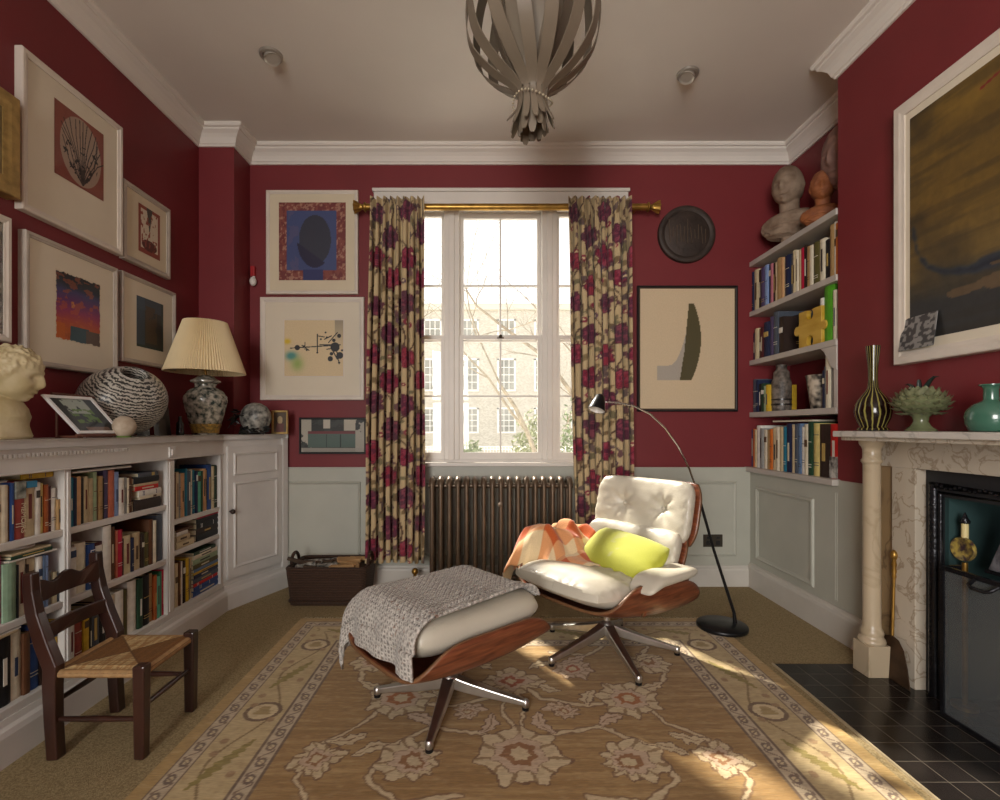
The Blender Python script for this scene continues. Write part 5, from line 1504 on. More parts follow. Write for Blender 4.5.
def vine(pts, wdt, col, o=True):
    global c
    d = seg_dist(mx, wy, pts)
    if o: c = blend(c, np.clip((wdt + .007 - d) / .003, 0, 1) * .7, OUT)
    c = blend(c, np.clip((wdt - d) / .003, 0, 1), col)
def flower(fx, fy, r, rot, kind, col=CRM, core='#8c6038'):
    """palmette with pointed petals"""
    global c
    dx, dy = mx - fx, wy - fy
    a = np.arctan2(dy, dx) - rot; d = np.hypot(dx, dy)
    if kind == 0: ed = r * (.74 + .2 * np.abs(np.cos(a * 3.5)) + .06 * np.cos(a * 14))
    elif kind == 1: ed = r * (.55 + .5 * np.clip(np.cos(a / 2), 0, 1) ** 3 + .10 * np.cos(a * 9))
    else: ed = r * (.62 + .28 * np.abs(np.cos(a * 2)) ** 2 + .06 * np.cos(a * 12))
    c = blend(c, (d < ed + .008) * .8, OUT); c = blend(c, (d < ed), col)
    c = blend(c, (d < ed * .62 + .004) * .75, OUT); c = blend(c, (d < ed * .62), PNK)
    c = blend(c, (d < ed * .40), core); c = blend(c, (d < ed * .22), CRM)
    c = blend(c, (d < ed) & (d > ed * .66) & (np.cos(a * 11) > .8), '#8f7450')
def leaf(fx, fy, L_, w_, rot, col=CRM):
    global c
    dx, dy = mx - fx, wy - fy; u = dx * math.cos(rot) + dy * math.sin(rot); v = -dx * math.sin(rot) + dy * math.cos(rot)
    v = v - .25 * L_ * np.sin(PI * np.clip(u / L_, 0, 1)) * .6
    prof = w_ * np.sin(PI * np.clip(u / L_, 0, 1)) ** .8 * (1 + .25 * np.cos(u / L_ * 22))
    ins = (u > 0) & (u < L_)
    c = blend(c, ins & (np.abs(v) < prof + .006), OUT); c = blend(c, ins & (np.abs(v) < prof), col); c = blend(c, ins & (np.abs(v) < prof * .12), '#7b5c3c')
for k, y0 in enumerate((.75, 1.75, 2.75)):
    vine([(.0, y0), (.14, y0 + .12), (.32, y0 + .16), (.46, y0 + .05), (.5, y0 - .12), (.38, y0 - .24), (.2, y0 - .2)], .010, CRM)
    vine([(.0, y0 + .5), (.12, y0 + .36), (.30, y0 + .30), (.52, y0 + .36), (.68, y0 + .5), (.74, y0 + .72)], .010, CRM)
    vine([(.62, y0 - .3), (.74, y0 - .12), (.7, y0 + .08), (.58, y0 + .2), (.52, y0 + .36)], .008, CRM)
    vine([(.0, y0 + .1), (.05, y0 + .3), (.0, y0 + .5)], .007, CRM)
    for (x, y, L_, r_) in ((.14, .12, .13, 1.9), (.32, .16, .12, .6), (.46, .05, .12, -.4), (.38, -.24, .13, 3.6), (.3, .3, .12, 1.2), (.52, .36, .14, 2.2), (.68, .5, .13, 3.5), (.62, -.3, .12, .4), (.7, .08, .12, 2.8), (.08, .62, .13, .4), (.22, .42, .12, 2.6), (.6, .62, .12, 1.0)):
        leaf(x, y0 + y, L_ * 1.15, .024, r_, CRM if (x * 10) % 2 < 1.2 else PNK)
    flower(.0, y0, .17, PI / 2, 0); flower(.0, y0 + .5, .15, -PI / 2, 2, core='#9a4f2c'); flower(.36, y0 - .04, .13, .5, 1); flower(.48, y0 + .36, .145, 2.1, 0, core='#a0602c')
    flower(.70, y0 - .02, .105, 1.2, 2); flower(.2, y0 + .27, .085, 3.8, 1, PNK); flower(.66, y0 + .7, .11, -1, 1); flower(.30, y0 + .62, .10, 2.4, 0, PNK, '#9a4f2c')
# border, symmetrical; e = distance from the edge
e = np.minimum(np.minimum(X - rx0, rx1 - X), ry1 - Y)
along = np.where((ry1 - Y) < np.minimum(X - rx0, rx1 - X), X, Y)
c = np.where((e < .375)[:, None], blend(np.ones(X.shape + (3,)) * rgb('#c0aa7e'), fbm(X * 3, Y * 20, 6) * .8, '#ab9468'), c)
c = blend(c, (e < .055), '#a98a52')
for (a0, a1) in ((.055, .115), (.31, .375)):
    band = (e >= a0) & (e < a1); c = blend(c, band, '#b8a68a'); ph = ((along * 12) % 1) - .5; q = (e - (a0 + a1) / 2) / (a1 - a0)
    c = blend(c, band & (np.hypot(ph * 1.1, q * 1.2) < .33), '#6f5c4e'); c = blend(c, band & (np.hypot(ph * 1.1, q * 1.2) < .17), '#c7b48e')
    c = blend(c, band & (np.abs(q - .28 * np.sin(along * 12 * 2 * PI)) < .07), '#7b6654')
    c = blend(c, (np.abs(e - a0) < .004) | (np.abs(e - a1) < .004), '#6b5644')
band = (e > .115) & (e < .31); q = e - .2125
c = blend(c, band & (np.abs(q - .05 * np.sin(along * 2 * PI / .62)) < .005), '#877048')
ph = (along % .31) / .31 - .5; n_ = np.floor(along / .31)
rr_ = np.hypot(ph * .31, q * .95); ang = np.arctan2(q, ph)
c = blend(c, band & (n_ % 2 == 0) & (np.abs(rr_ - .062) < .008), '#6e553c'); c = blend(c, band & (n_ % 2 == 0) & (rr_ < .054), '#cbb78e'); c = blend(c, band & (n_ % 2 == 0) & (rr_ < .03 + .008 * np.cos(ang * 5)), '#a08858')
lf = (np.abs(q - .4 * ph * .31) < .022 * np.cos(np.clip(ph * 3.2, -1.5, 1.5)) * (1 + .3 * np.cos(ph * 60)))
c = blend(c, band & (n_ % 2 != 0) & lf & (np.abs(ph) < .42), '#8a7a3c')
for s in (.18, .62, .85):
    pp = ((along / .31 + s) % 1) - .5
    c = blend(c, band & (np.hypot(pp * .31, q + .055 * (1 if s > .5 else -1)) < .016), '#9a7c58')
c = blend(c, np.clip((fbm(X * 60, Y * 60, 8) - .5) * 1.3, 0, 1) * .5, '#7d5f3c'); c = blend(c, np.clip((fbm(X * 30, Y * 90, 18) - .52) * 2, 0, 1) * .4, '#d3bf98')
b = MB()
b.v = [(x, y, .008) for x, y in zip(X, Y)]
w_ = nu + 1
b.f = [(j * w_ + i, j * w_ + i + 1, (j + 1) * w_ + i + 1, (j + 1) * w_ + i) for j in range(nv) for i in range(nu)]; b.mi = [0] * len(b.f)
nb = len(b.v)
b.add([(rx0, ry0, .008), (rx1, ry0, .008), (rx1, .95, .008), (rx0, .95, .008), (rx0, ry0, 0.0005), (rx1, ry0, 0.0005), (rx1, ry1, 0.0005), (rx0, ry1, 0.0005), (rx0, ry1, .008), (rx1, ry1, .008)],
      [(0, 1, 2, 3), (0, 4, 5, 1), (1, 5, 6, 9, 2), (9, 6, 7, 8), (8, 7, 4, 0, 3)])
rug = b.build('pile', M_rug, None)
cols = np.vstack([c, np.ones((10, 3)) * rgb('#a98a52')]); set_colors(rug.data, cols)
rug.name = 'persian_rug'
tag(rug, 'large faded gold and cream floral rug spread over the carpet', 'rug')
b = MB(); rn = random.Random(5)
for i in range(420):
    x = rx0 + .01 + (rx1 - rx0 - .02) * i / 419; b.bar([(x, ry1 - .004, .006), (x + rn.uniform(-.004, .004), ry1 + .015, .003), (x + rn.uniform(-.008, .008), ry1 + rn.uniform(.026, .04), .0015)], .0028, .0016)
fr_ = b.build('fringe', mat('rug_fringe', '#c9bb9a', .9), rug, world=True); fr_['kind'] = 'stuff'

# ================================================================== LOUNGE CHAIR AND OTTOMAN
def wood_grain(name, c1, c2, rot=(0, 0, 0)):
    if name in _mats: return _mats[name]
    m = bpy.data.materials.new(name); _mats[name] = m; m.use_nodes = True; nt = m.node_tree; b = nt.nodes['Principled BSDF']
    b.inputs['Roughness'].default_value = .32; b.inputs['Coat Weight'].default_value = .25; b.inputs['Coat Roughness'].default_value = .15
    tc = nt.nodes.new('ShaderNodeTexCoord'); mp = nt.nodes.new('ShaderNodeMapping'); mp.inputs['Scale'].default_value = (2.2, 2.2, 22); mp.inputs['Rotation'].default_value = rot
    n = nt.nodes.new('ShaderNodeTexNoise'); n.inputs['Scale'].default_value = 3.0; n.inputs['Detail'].default_value = 5; n.inputs['Distortion'].default_value = .8
    r = nt.nodes.new('ShaderNodeValToRGB'); r.color_ramp.elements[0].position = .35; r.color_ramp.elements[1].position = .65
    r.color_ramp.elements[0].color = (*lin(c2), 1); r.color_ramp.elements[1].color = (*lin(c1), 1)
    nt.links.new(tc.outputs['Object'], mp.inputs[0]); nt.links.new(mp.outputs[0], n.inputs['Vector']); nt.links.new(n.outputs['Fac'], r.inputs[0]); nt.links.new(r.outputs[0], b.inputs['Base Color'])
    return m
M_walnut = wood_grain('walnut_veneer', '#8a4f33', '#5c2f1d')
M_ply = mat('plywood_edge', '#7a5538', .5, var=.2, vscale=30)
M_leather = mat('white_leather', '#c6bfae', .40, var=.04, vscale=5, bump=.12, bscale=120, coat=.1)
M_alu = mat('polished_aluminium', '#cfccc6', .34, metal=1.0, var=.1, vscale=14)
M_blackmetal = mat('black_metal', '#18181a', .35, metal=.4)

def star_base(t, n, ang0, r, hub_z, post_z, post_m, offs=0.0):
    b = MB(); b.lathe([(.030, hub_z - .045), (.038, hub_z - .02), (.034, hub_z), (.02, hub_z + .012), (.017, hub_z + .015)], n=24); b.build('hub', M_alu, t, smooth=True)
    b = MB(); b.tube([(0, 0, hub_z), (0, 0, post_z)], .016, 16); b.tube([(0, 0, post_z - .015), (0, 0, post_z)], [.03, .06], 16); b.build('post', post_m, t, smooth=True)
    for k in range(n):
        a = ang0 + 2 * PI * k / n; c, s_ = math.cos(a), math.sin(a)
        b = MB(); pts = []; ws = []; hs = []
        for i in range(9):
            u = i / 8; rr = .02 + (r - .02) * u
            pts.append((rr * c, rr * s_, hub_z - .022 - (hub_z - .022 - .038) * (u ** .85) )); ws.append(.050 - .024 * u); hs.append(.050 - .028 * u)
        b.bar(pts, ws, hs)
        lg = b.build('leg', M_alu, t, bevel=.005)
        b = MB(); b.lathe([(.013, .02), (.016, .026), (.016, .044), (.012, .050), (0, .051)], (r * c, r * s_, 0), 16); b.build('cap', M_alu, lg, smooth=True)
        b = MB(); b.lathe([(.014, .0085), (.0145, .02), (.012, .022), (0, .022)], (r * c, r * s_, 0), 16); b.build('glide', M_blackmetal, lg, smooth=True)

def pan_point(L, Wd, H, bow, s, a, z0):
    """seat pan: U section across s (-1..1), bowed along a (-1..1). returns x(along), y(across), z"""
    y = Wd / 2 * math.sin(s * PI / 2) * (1.0 if abs(s) < 1 else 1)
    zz = H * abs(s) ** 3.2
    x = L / 2 * a * (1 - .04 * abs(s) ** 3)
    zz += bow * (abs(a) ** 2.4) * (1 - abs(s) ** 3 * .8)
    return x, y, z0 + zz

def make_pan(t, L, Wd, H, bow, z0, tf, name='shell', round_=.20):
    b = MB()
    def f(u, v):
        a = (u * 2 - 1); s = (v * 2 - 1)
        # rounded outline of the moulded sheet
        aa = a * (1 - round_ * .5 * abs(s) ** 6); ss = s * (1 - round_ * .9 * abs(a) ** 6)
        return tf(*pan_point(L, Wd, H, bow, ss, aa, z0))
    b.grid(f, 40, 40)
    o = b.build(name, [M_walnut, M_ply], t, smooth=True)
    q = o.modifiers.new('solid', 'SOLIDIFY'); q.thickness = .013; q.offset = 1; q.material_offset_rim = 1
    return o

# ---- ottoman : local x along the visible broad side
OT = thing('ottoman', 'walnut shell footstool with white leather cushion and star base, on the rug', 'footstool', (-.155, 2.075, 0), R(41))
star_base(OT, 4, R(-9 - 41), .315, .125, .285, M_blackmetal)
make_pan(OT, .68, .57, .165, .040, .238, lambda x, y, z: (x, y, z), 'shell')
b = pillow(.645, .505, .15, lambda x, y, z: (x, y, .392 + (z if z > 0 else z * 1.5 * (1 - .6 * (abs(y) / .25) ** 2)) + .012 * (abs(x) / .32) ** 2), 60, 60, (), p=5, wr=.003, seam=.36, seed=3)
b.build('cushion', M_leather, OT, smooth=True, merge=True)
OT['label'] = 'walnut footstool with white leather cushion and four pointed star base, on the rug'

# knitted throw over the ottoman
M_knit = bpy.data.materials.new('grey_waffle_knit'); M_knit.use_nodes = True
_nt = M_knit.node_tree; _b = _nt.nodes['Principled BSDF']; _b.inputs['Roughness'].default_value = .95; _b.inputs['Sheen Weight'].default_value = .2
_at = _nt.nodes.new('ShaderNodeAttribute'); _at.attribute_name = 'Col'
_n = _nt.nodes.new('ShaderNodeTexNoise'); _n.inputs['Scale'].default_value = 260; _bp = _nt.nodes.new('ShaderNodeBump'); _bp.inputs['Strength'].default_value = .5; _bp.inputs['Distance'].default_value = .006
_nt.links.new(_at.outputs['Color'], _b.inputs['Base Color']); _nt.links.new(_n.outputs['Fac'], _bp.inputs['Height']); _nt.links.new(_bp.outputs[0], _b.inputs['Normal'])
def knit_cols(p, q, fringe=None):
    """p,q in metres along the cloth"""
    cell = .0145
    a = (p / cell) % 1 - .5; e = (q / cell) % 1 - .5; odd = (np.floor(p / cell) + np.floor(q / cell)) % 2
    c = np.ones(p.shape + (3,)) * rgb('#cac4bb'); c = blend(c, odd * .9, '#a29c94')
    c = blend(c, (np.hypot(a, e) < .26) * .7, '#5f5a55'); c = blend(c, (fbm(p * 90, q * 90, 4) > .76) * .7, '#8c6450'); c = blend(c, (fbm(p * 110, q * 80, 14) > .66) * .7, '#d3cdc4')
    return c
def cloth(name, nu, nv, P, cols, m, parent=None, thick=.008, label=None, cat=None, ripple=None):
    b = MB(); b.grid(P, nu, nv); o = b.build(name, m, parent, smooth=True)
    set_colors(o.data, cols)
    q = o.modifiers.new('solid', 'SOLIDIFY'); q.thickness = thick; q.offset = 1
    return o
ot_M = Matrix.Translation((-.155, 2.075, 0)) @ Matrix.Rotation(R(41), 4, 'Z')
def edge_wrap(t, half, rad, drop_slope=1.0):
    """arc length -> (horizontal, drop): flat until half-rad, rounded, then vertical"""
    s = 1 if t >= 0 else -1; t = abs(t)
    fl = half - rad; q = rad * PI / 2
    if t <= fl: return s * t, 0
    if t <= fl + q: a = (t - fl) / rad; return s * (fl + rad * math.sin(a)), rad * (1 - math.cos(a))
    return s * (half + (t - fl - q) * .05), rad + (t - fl - q)
P0, P1, Q0, Q1 = -.465, .345, -.25, .47
def throwP(u, v):
    p = P0 + (P1 - P0) * u; q = Q0 + (Q1 - Q0) * v
    # diagonal front edge: cloth lies askew
    q += .05 * u
    hx, dx = edge_wrap(p, .325, .09); hy, dy = edge_wrap(q, .285, .09)
    dp = dx + dy * .95
    if dx > .12 and dy > .12: dp = max(dx, dy) + .3 * min(dx, dy)
    z = .482 - dp
    w = .0035 * math.sin(q * 38 + p * 9) * min(1, max(0, dp) * 12) 
    z += .004 * mnoise.noise(Vector((p * 6, q * 6, 1))) + .0018 * math.sin(p * 2 * PI / .0145) * math.sin(q * 2 * PI / .0145)
    z += .012 * math.exp(-((v) / .035) ** 2) + .006 * math.exp(-((v - .09) / .02) ** 2)
    hx += w * 2.4 * (1 if p > 0 else -1) * (abs(p) > .3) + .014 * math.sin(q * 21) * (dx > .1) * -1; hy += .014 * math.sin(p * 17 + 1) * (dy > .1)
    z = max(z, .10)
    return ot_M @ Vector((hx, hy, z))
nu, nv = 300, 230
uu, vv = np.meshgrid(np.linspace(0, 1, nu + 1), np.linspace(0, 1, nv + 1))
o = cloth('knitted_throw', nu, nv, throwP, knit_cols((P0 + (P1 - P0) * uu).ravel(), (Q0 + (Q1 - Q0) * vv).ravel()), M_knit, thick=.011)
tag(o, 'grey waffle knit wool throw folded over the footstool', 'throw')

# ---- lounge chair: local -y is forward, +x is the chair's left (camera right)
CX, CY = .615, 2.565
CRZ = math.atan2(-.6, -.8) + PI / 2
LC = thing('lounge_chair', 'moulded walnut lounge chair with tufted white leather cushions on swivel star base', 'lounge chair', (CX, CY, 0), CRZ)
lc_M = Matrix.Translation((CX, CY, 0)) @ Matrix.Rotation(CRZ, 4, 'Z')
star_base(LC, 5, R(208) - CRZ, .345, .15, .27, M_alu)
def tilt(px, py, pz, ang, x, y, z):
    c, s = math.cos(ang), math.sin(ang)
    return (px + x, py + y * c - z * s, pz + y * s + z * c)
# seat pan: along = local y, across = local x, tilted back
def seat_tf(x, y, z): return tilt(0, -.055, 0, R(-7), y, -x, z - .0)
make_pan(LC, .66, .68, .19, .04, .258, seat_tf, 'seat_shell', .17)
b = pillow(.60, .67, .16, lambda x, y, z: tilt(0, -.085, .382, R(-7), x, y, z + .035 * (abs(y) / .3) ** 2.5 * (1 if z < 0 else .0) - .012 * max(0, -y / .3) ** 3), 64, 64, ((-.13, .05), (.13, .05)), p=4.2, wr=.009, seam=.38, seed=8, btr=.04, btd=.25)
b.build('seat_cushion', M_leather, LC, smooth=True, merge=True)
def back_piece(nm, cz, cy, Wd, Hh, ang, curve, th, btn, seed, splay=0.0):
    """panel: u across x, v up; facing -y, leaning back by ang"""
    def tf(x, y, z):
        # x across, y up the panel, z out toward sitter
        yy = curve * (abs(x) / (Wd / 2)) ** 2 * -1
        fwd = -(z) + yy
        return (x, cy + fwd * math.cos(ang) + y * math.sin(ang), cz + y * math.cos(ang) + fwd * -math.sin(ang) * -1 * -1)
    b = MB()
    def f(u, v):
        a, s = u * 2 - 1, v * 2 - 1
        a *= (1 - .12 * abs(s) ** 4); s *= (1 - .12 * abs(a) ** 4)
        return tf(a * Wd / 2 * 1.03, s * Hh / 2 * 1.05, -.028)
    b.grid(f, 30, 24); o = b.build(nm + '_shell', [M_walnut, M_ply], LC, smooth=True)
    q = o.modifiers.new('solid', 'SOLIDIFY'); q.thickness = .013; q.offset = 1; q.material_offset_rim = 1
    b = pillow(Wd, Hh, th, lambda x, y, z: tf(x, y, z + .02), 64, 44, btn, p=5, wr=.006, seam=.34, seed=seed, btr=.038, btd=.95)
    c_ = b.build(nm + '_cushion', M_leather, LC, smooth=True, merge=True)
    b = MB()
    for (x, y) in btn:
        b = MB(); b.sphere(tf(x, y, .02 + th * .14), .011, 10, 6); b.build('button', M_leather, c_, smooth=True)
back_piece('back', .475, .225, .58, .30, R(26), .045, .11, (), 5)
back_piece('headrest', .705, .345, .60, .33, R(14), .040, .10, ((-.125, .01), (.125, .01)), 11)
for sx in (-1, 1):
    b = MB(); b.bar([(sx * .12, .30, .40), (sx * .12, .315, .52), (sx * .12, .36, .60), (sx * .12, .39, .72)], .035, .009, up=(0, 1, .2)); b.build('back_bracket', M_alu, LC)
# arm pads
for sx in (-1, 1):
    def arm(x, y, z):
        k = max(0, (-y - .08) / .12)
        return (sx * (.345 + x) , -.015 + y, .478 + z - .05 * k ** 2 - .10 * max(0, (-x - .0) / .07) ** 2 * 0 + .01 * y)
    b = pillow(.145, .37, .05, arm, 26, 40, (), p=5, wr=.002, seam=.40, seed=3)
    b.build('arm_pad', M_leather, LC, smooth=True, merge=True)
    b = MB()
    b.grid(lambda u, v: (sx * (.30 + .035 * (1 - v) ** 2 * 0 + .012 * v + .03 * math.sin(v * PI * .5)), -.14 + .33 * u + .04 * (1 - v) * (.5 - u), .30 + .155 * v), 16, 10)
    o = b.build('arm_support', [M_walnut, M_ply], LC, smooth=True); q = o.modifiers.new('solid', 'SOLIDIFY'); q.thickness = .012; q.offset = 0; q.material_offset_rim = 1

# lime cushion resting against the back
M_lime = painted('lime_velvet', rough=.85, grain=.05, gscale=200, sheen=.3)
def lime_map(x, y, z):
    # x across chair, y up, z out
    a = R(50); roll = R(-6)
    x, y = x * math.cos(roll) - y * math.sin(roll), x * math.sin(roll) + y * math.cos(roll)
    v = Vector((.075 + x, .020 + y * math.sin(a) - z * math.cos(a), .510 + y * math.cos(a) + z * math.sin(a)))
    return lc_M @ v
b = pillow(.47, .27, .10, lime_map, 50, 40, (), p=3.2, wr=.004, seam=.5, seed=4)
o = b.build('lime_cushion', M_lime, None, smooth=True)
n1 = 51 * 41; uu, vv = np.meshgrid(np.linspace(0, 1, 51), np.linspace(0, 1, 41)); u_, v_ = uu.ravel(), vv.ravel()
c = base(u_, '#a9ac36'); c = blend(c, (fbm(u_ * 5, v_ * 4, 7) > .56) & (u_ > .4) & (u_ < .85) & (v_ > .35) & (v_ < .8), '#a9a878'); c = blend(c, fbm(u_ * 7, v_ * 5, 2) * .5, '#aeb022')
set_colors(o.data, np.vstack([c, base(u_, '#b8bb2a')])); o.name = 'lime_cushion'
tag(o, 'lime yellow rectangular cushion propped on the lounge chair seat', 'cushion')

# orange checked blanket bundled over the far arm
M_check = painted('checked_wool', rough=.95, grain=.08, gscale=220, sheen=.3, bump=.2)
def blanketP(u, v):
    # u from outside over the arm onto the seat, v front to back
    s = -.26 + .68 * u; w = -.30 + .49 * v
    # profile over the arm (local x from -.47 inward)
    pts = [(-.26, -.475, .36), (-.16, -.455, .475), (-.08, -.41, .555), (0, -.34, .585), (.08, -.265, .585), (.16, -.20, .545), (.25, -.14, .482), (.34, -.06, .458), (.42, .02, .452)]
    for (s0, x0, z0), (s1, x1, z1) in zip(pts[:-1], pts[1:]):
        if s <= s1 + 1e-6:
            k = (s - s0) / (s1 - s0); k = k * k * (3 - 2 * k) * .4 + k * .6
            x = x0 + (x1 - x0) * k; z = z0 + (z1 - z0) * k; break
    f1 = .020 * math.sin(w * 30 + s * 9) + .014 * math.sin(w * 52 - s * 20 + 1) + .022 * mnoise.noise(Vector((s * 7, w * 7, 3)))
    amp = .35 + .65 * math.exp(-((s + .02) / .2) ** 2)
    z += f1 * amp + .006
    x += .018 * math.sin(w * 24 + 2) * (1 if s < 0 else .6)
    y = -.02 + w * (1 - .22 * math.exp(-((s - .1) / .2) ** 2)) + .02 * math.sin(s * 14) - .06 * max(0, s)
    z -= .08 * max(0, (-w - .16) / .08) ** 2 * .6
    return lc_M @ Vector((x, y, max(z, .44 if s > .1 else .30)))
nu, nv = 120, 90
uu, vv = np.meshgrid(np.linspace(0, 1, nu + 1), np.linspace(0, 1, nv + 1)); p_, q_ = (uu * .66).ravel(), (vv * .60).ravel()
ca = ((p_ / .105).astype(int) % 2); cb_ = ((q_ / .105).astype(int) % 2)
c = base(p_, '#e0c79c'); c = blend(c, (ca ^ cb_) * .75, '#d98a52'); c = blend(c, (ca & cb_) * 1.0, '#bd5722')
o = cloth('checked_blanket', nu, nv, blanketP, c, M_check, thick=.009)
tag(o, 'orange and cream checked wool blanket bundled over the arm of the lounge chair', 'blanket')

# ================================================================== FLOOR LAMP
FL = thing('floor_lamp', 'arching reading lamp with black cone shade standing behind the lounge chair', 'floor lamp', (1.345, 2.86, 0))
b = MB(); b.lathe([(.135, .009), (.137, .013), (.137, .026), (.132, .031), (.02, .034), (0, .034)], n=48); b.build('base', M_blackmetal, FL, smooth=True)
b = MB(); b.tube([(1.425, 2.87, .03), (1.418, 2.87, .09), (1.30, 2.865, .45), (1.200, 2.86, .80)], [.012, .009, .008, .008], 12); b.build('lower_pole', M_blackmetal, FL, world=True, smooth=True)
def pw(px, py, Y): return Vector(((px - 487) * Y / 500, Y, 1.15 - (py - 428) * Y / 500))
b = MB(); chain = [pw(696.5, 489, 2.86), pw(689, 468, 2.85), pw(678, 446, 2.84), pw(665, 428, 2.83), pw(650, 414, 2.81), pw(634, 406, 2.79), pw(618, 402.5, 2.77), pw(606, 402, 2.76)]
b.tube(chain, .0055, 10); b.build('chrome_arm', mat('chrome', '#d8d8d8', .12, metal=1.0), FL, world=True, smooth=True)
b = MB(); d_ = Vector((-.35, -.25, -1)).normalized(); c0 = pw(600.5, 396, 2.76)
b.tube([c0 - d_ * .008, c0, c0 + d_ * .07, c0 + d_ * .085], [.012, .024, .045, .048], 24, cap=False); b.tube([c0, c0 - d_ * .01], [.024, .01], 20)
sh = b.build('lamp_shade', M_blackmetal, FL, world=True, smooth=True)
b = MB(); b.tube([c0 + d_ * .006, c0 + d_ * .07, c0 + d_ * .0848], [.021, .042, .0455], 24, cap=False); b.build('shade_lining', M_white, sh, world=True, smooth=True)
b = MB(); b.sphere(c0 + d_ * .045, .018, 12, 8); b.build('bulb', mat('frosted_bulb', '#e8e4da', .3), sh, world=True, smooth=True)

# ================================================================== FIREPLACE
def marble(name, base_c, vein, sc=5):
    m = bpy.data.materials.new(name); _mats[name] = m; m.use_nodes = True; nt = m.node_tree; b = nt.nodes['Principled BSDF']
    b.inputs['Roughness'].default_value = .3
    tc = nt.nodes.new('ShaderNodeTexCoord'); n = nt.nodes.new('ShaderNodeTexNoise'); n.inputs['Scale'].default_value = sc; n.inputs['Detail'].default_value = 8; n.inputs['Distortion'].default_value = .7
    r = nt.nodes.new('ShaderNodeValToRGB'); e = r.color_ramp.elements
    e[0].position = 0; e[0].color = (*lin(base_c), 1); e[1].position = 1; e[1].color = (*lin(base_c), 1)
    for p_, c_ in ((.44, base_c), (.485, vein), (.52, base_c)):
        x = e.new(p_); x.color = (*lin(c_), 1)
    n2 = nt.nodes.new('ShaderNodeTexNoise'); n2.inputs['Scale'].default_value = 1.7; n2.inputs['Detail'].default_value = 4
    mx = nt.nodes.new('ShaderNodeMix'); mx.data_type = 'RGBA'; mx.blend_type = 'MULTIPLY'; mx.inputs[0].default_value = .45
    nt.links.new(tc.outputs['Object'], n.inputs['Vector']); nt.links.new(tc.outputs['Object'], n2.inputs['Vector']); nt.links.new(n.outputs['Fac'], r.inputs[0])
    nt.links.new(r.outputs[0], mx.inputs[6]); nt.links.new(n2.outputs['Fac'], mx.inputs[7]); nt.links.new(mx.outputs[2], b.inputs['Base Color'])
    return m
M_marble = marble('cream_marble', '#d3c7b4', '#a8957e', 12)
M_colmarble = marble('beige_column_marble', '#c8b598', '#bba88a', 5)
M_marble2 = marble('pale_marble', '#d6cfc6', '#b3aca4', 9)
FP = thing('mantelpiece', 'veined cream marble mantelpiece with round columns around the fireplace', 'fireplace', (1.85, 1.705, 0))
b = MB(); b.box(1.675, XC, .99, 2.425, 1.108, 1.136); b.build('mantel_shelf', M_marble2, FP, world=True, bevel=.004)
b = MB(); b.box(1.70, XC, 1.02, 2.40, 1.092, 1.108); b.box(1.87, XC, 1.02, 2.40, .972, 1.092)
b.build('lintel', M_marble, FP, world=True, bevel=.002)
for (ya, yb_, yc) in ((2.185, 2.31, 2.335), (1.10, 1.225, 1.075)):
    b = MB(); b.box(1.87, XC + .02, ya, yb_, 0.001, .972); b.build('jamb', M_marble, FP, world=True, bevel=.002)
    b = MB(); b.box(1.885, XC, yb_ if yc > 2 else 1.02, 2.40 if yc > 2 else ya, 0.001, 1.092); b.build('pilaster', marble('brown_marble', '#a88c66', '#7d6448', 4) if 'brown_marble' not in _mats else _mats['brown_marble'], FP, world=True)
    b = MB(); b.lathe([(.044, .185), (.047, .20), (.044, .212), (.038, .222), (.036, .24), (.0345, .98), (.036, .985), (.042, .992), (.042, 1.002), (.036, 1.008), (.036, 1.05), (.040, 1.062), (.045, 1.068), (.050, 1.078), (.050, 1.092), (0, 1.092)], (1.797, yc, 0), 40)
    b.build('column', M_colmarble, FP, world=True, smooth=True)
    b = MB(); b.box(1.745, 1.884, yc - .050, yc + .050, .0065, .15); b.lathe([(.052, .15), (.055, .16), (.053, .17), (.047, .178), (.044, .187)], (1.797, yc, 0), 36); b.build('column_base', M_colmarble, FP, world=True, bevel=.002)
# insert
M_iron = mat('black_cast_iron', '#26262a', .26, metal=.6, var=.3, vscale=30, bump=.25, bscale=70)
M_iron2 = mat('blacked_steel', '#232326', .5, metal=.3, bump=.05)
IN = thing('fireplace_insert', 'black cast iron fireplace insert with moulded ornamental border', 'fireplace insert', (1.93, 1.705, 0))
iy0, iy1 = 1.232, 2.18
b = MB()
b.box(1.915, 1.94, 2.118, iy1, .0065, .9715); b.box(1.915, 1.94, iy0, 1.293, .0065, .9715); b.box(1.915, 1.94, 1.293, 2.118, .86, .9715)
b.build('surround_plate', M_iron2, IN, world=True)
b = MB()
def reed(b, pts, r_): b.tube(pts, r_, 12)
for off, r_ in ((0, .022), (.028, .010)):
    reed(b, [(1.912, 2.135 - off, .0075), (1.912, 2.135 - off, .905 - off), (1.912, 1.275 + off, .905 - off), (1.912, 1.275 + off, .0075)], r_)
b.build('moulded_border', M_iron, IN, world=True, smooth=True)
b = MB(); rn = random.Random(3)
for i in range(42):
    y = 1.29 + i * .0203; b.sphere((1.893, y, .905 + .006 * math.sin(i * 1.3)), .0075, 6, 4)
b.build('top_beading', M_iron, IN, world=True, smooth=True)
b = MB()
for i in range(36): b.sphere((1.893, 2.135, .08 + i * .0225), .007, 6, 4)
b.build('relief_ornament', M_iron, IN, world=True, smooth=True)
b = MB()
b.box(2.18, 2.20, 1.25, 2.12, .0065, .88); b.box(1.94, 2.18, 1.25, 1.27, .0065, .88); b.box(1.94, 2.18, 2.10, 2.12, .0065, .88); b.box(1.94, 2.18, 1.25, 2.12, .86, .88)
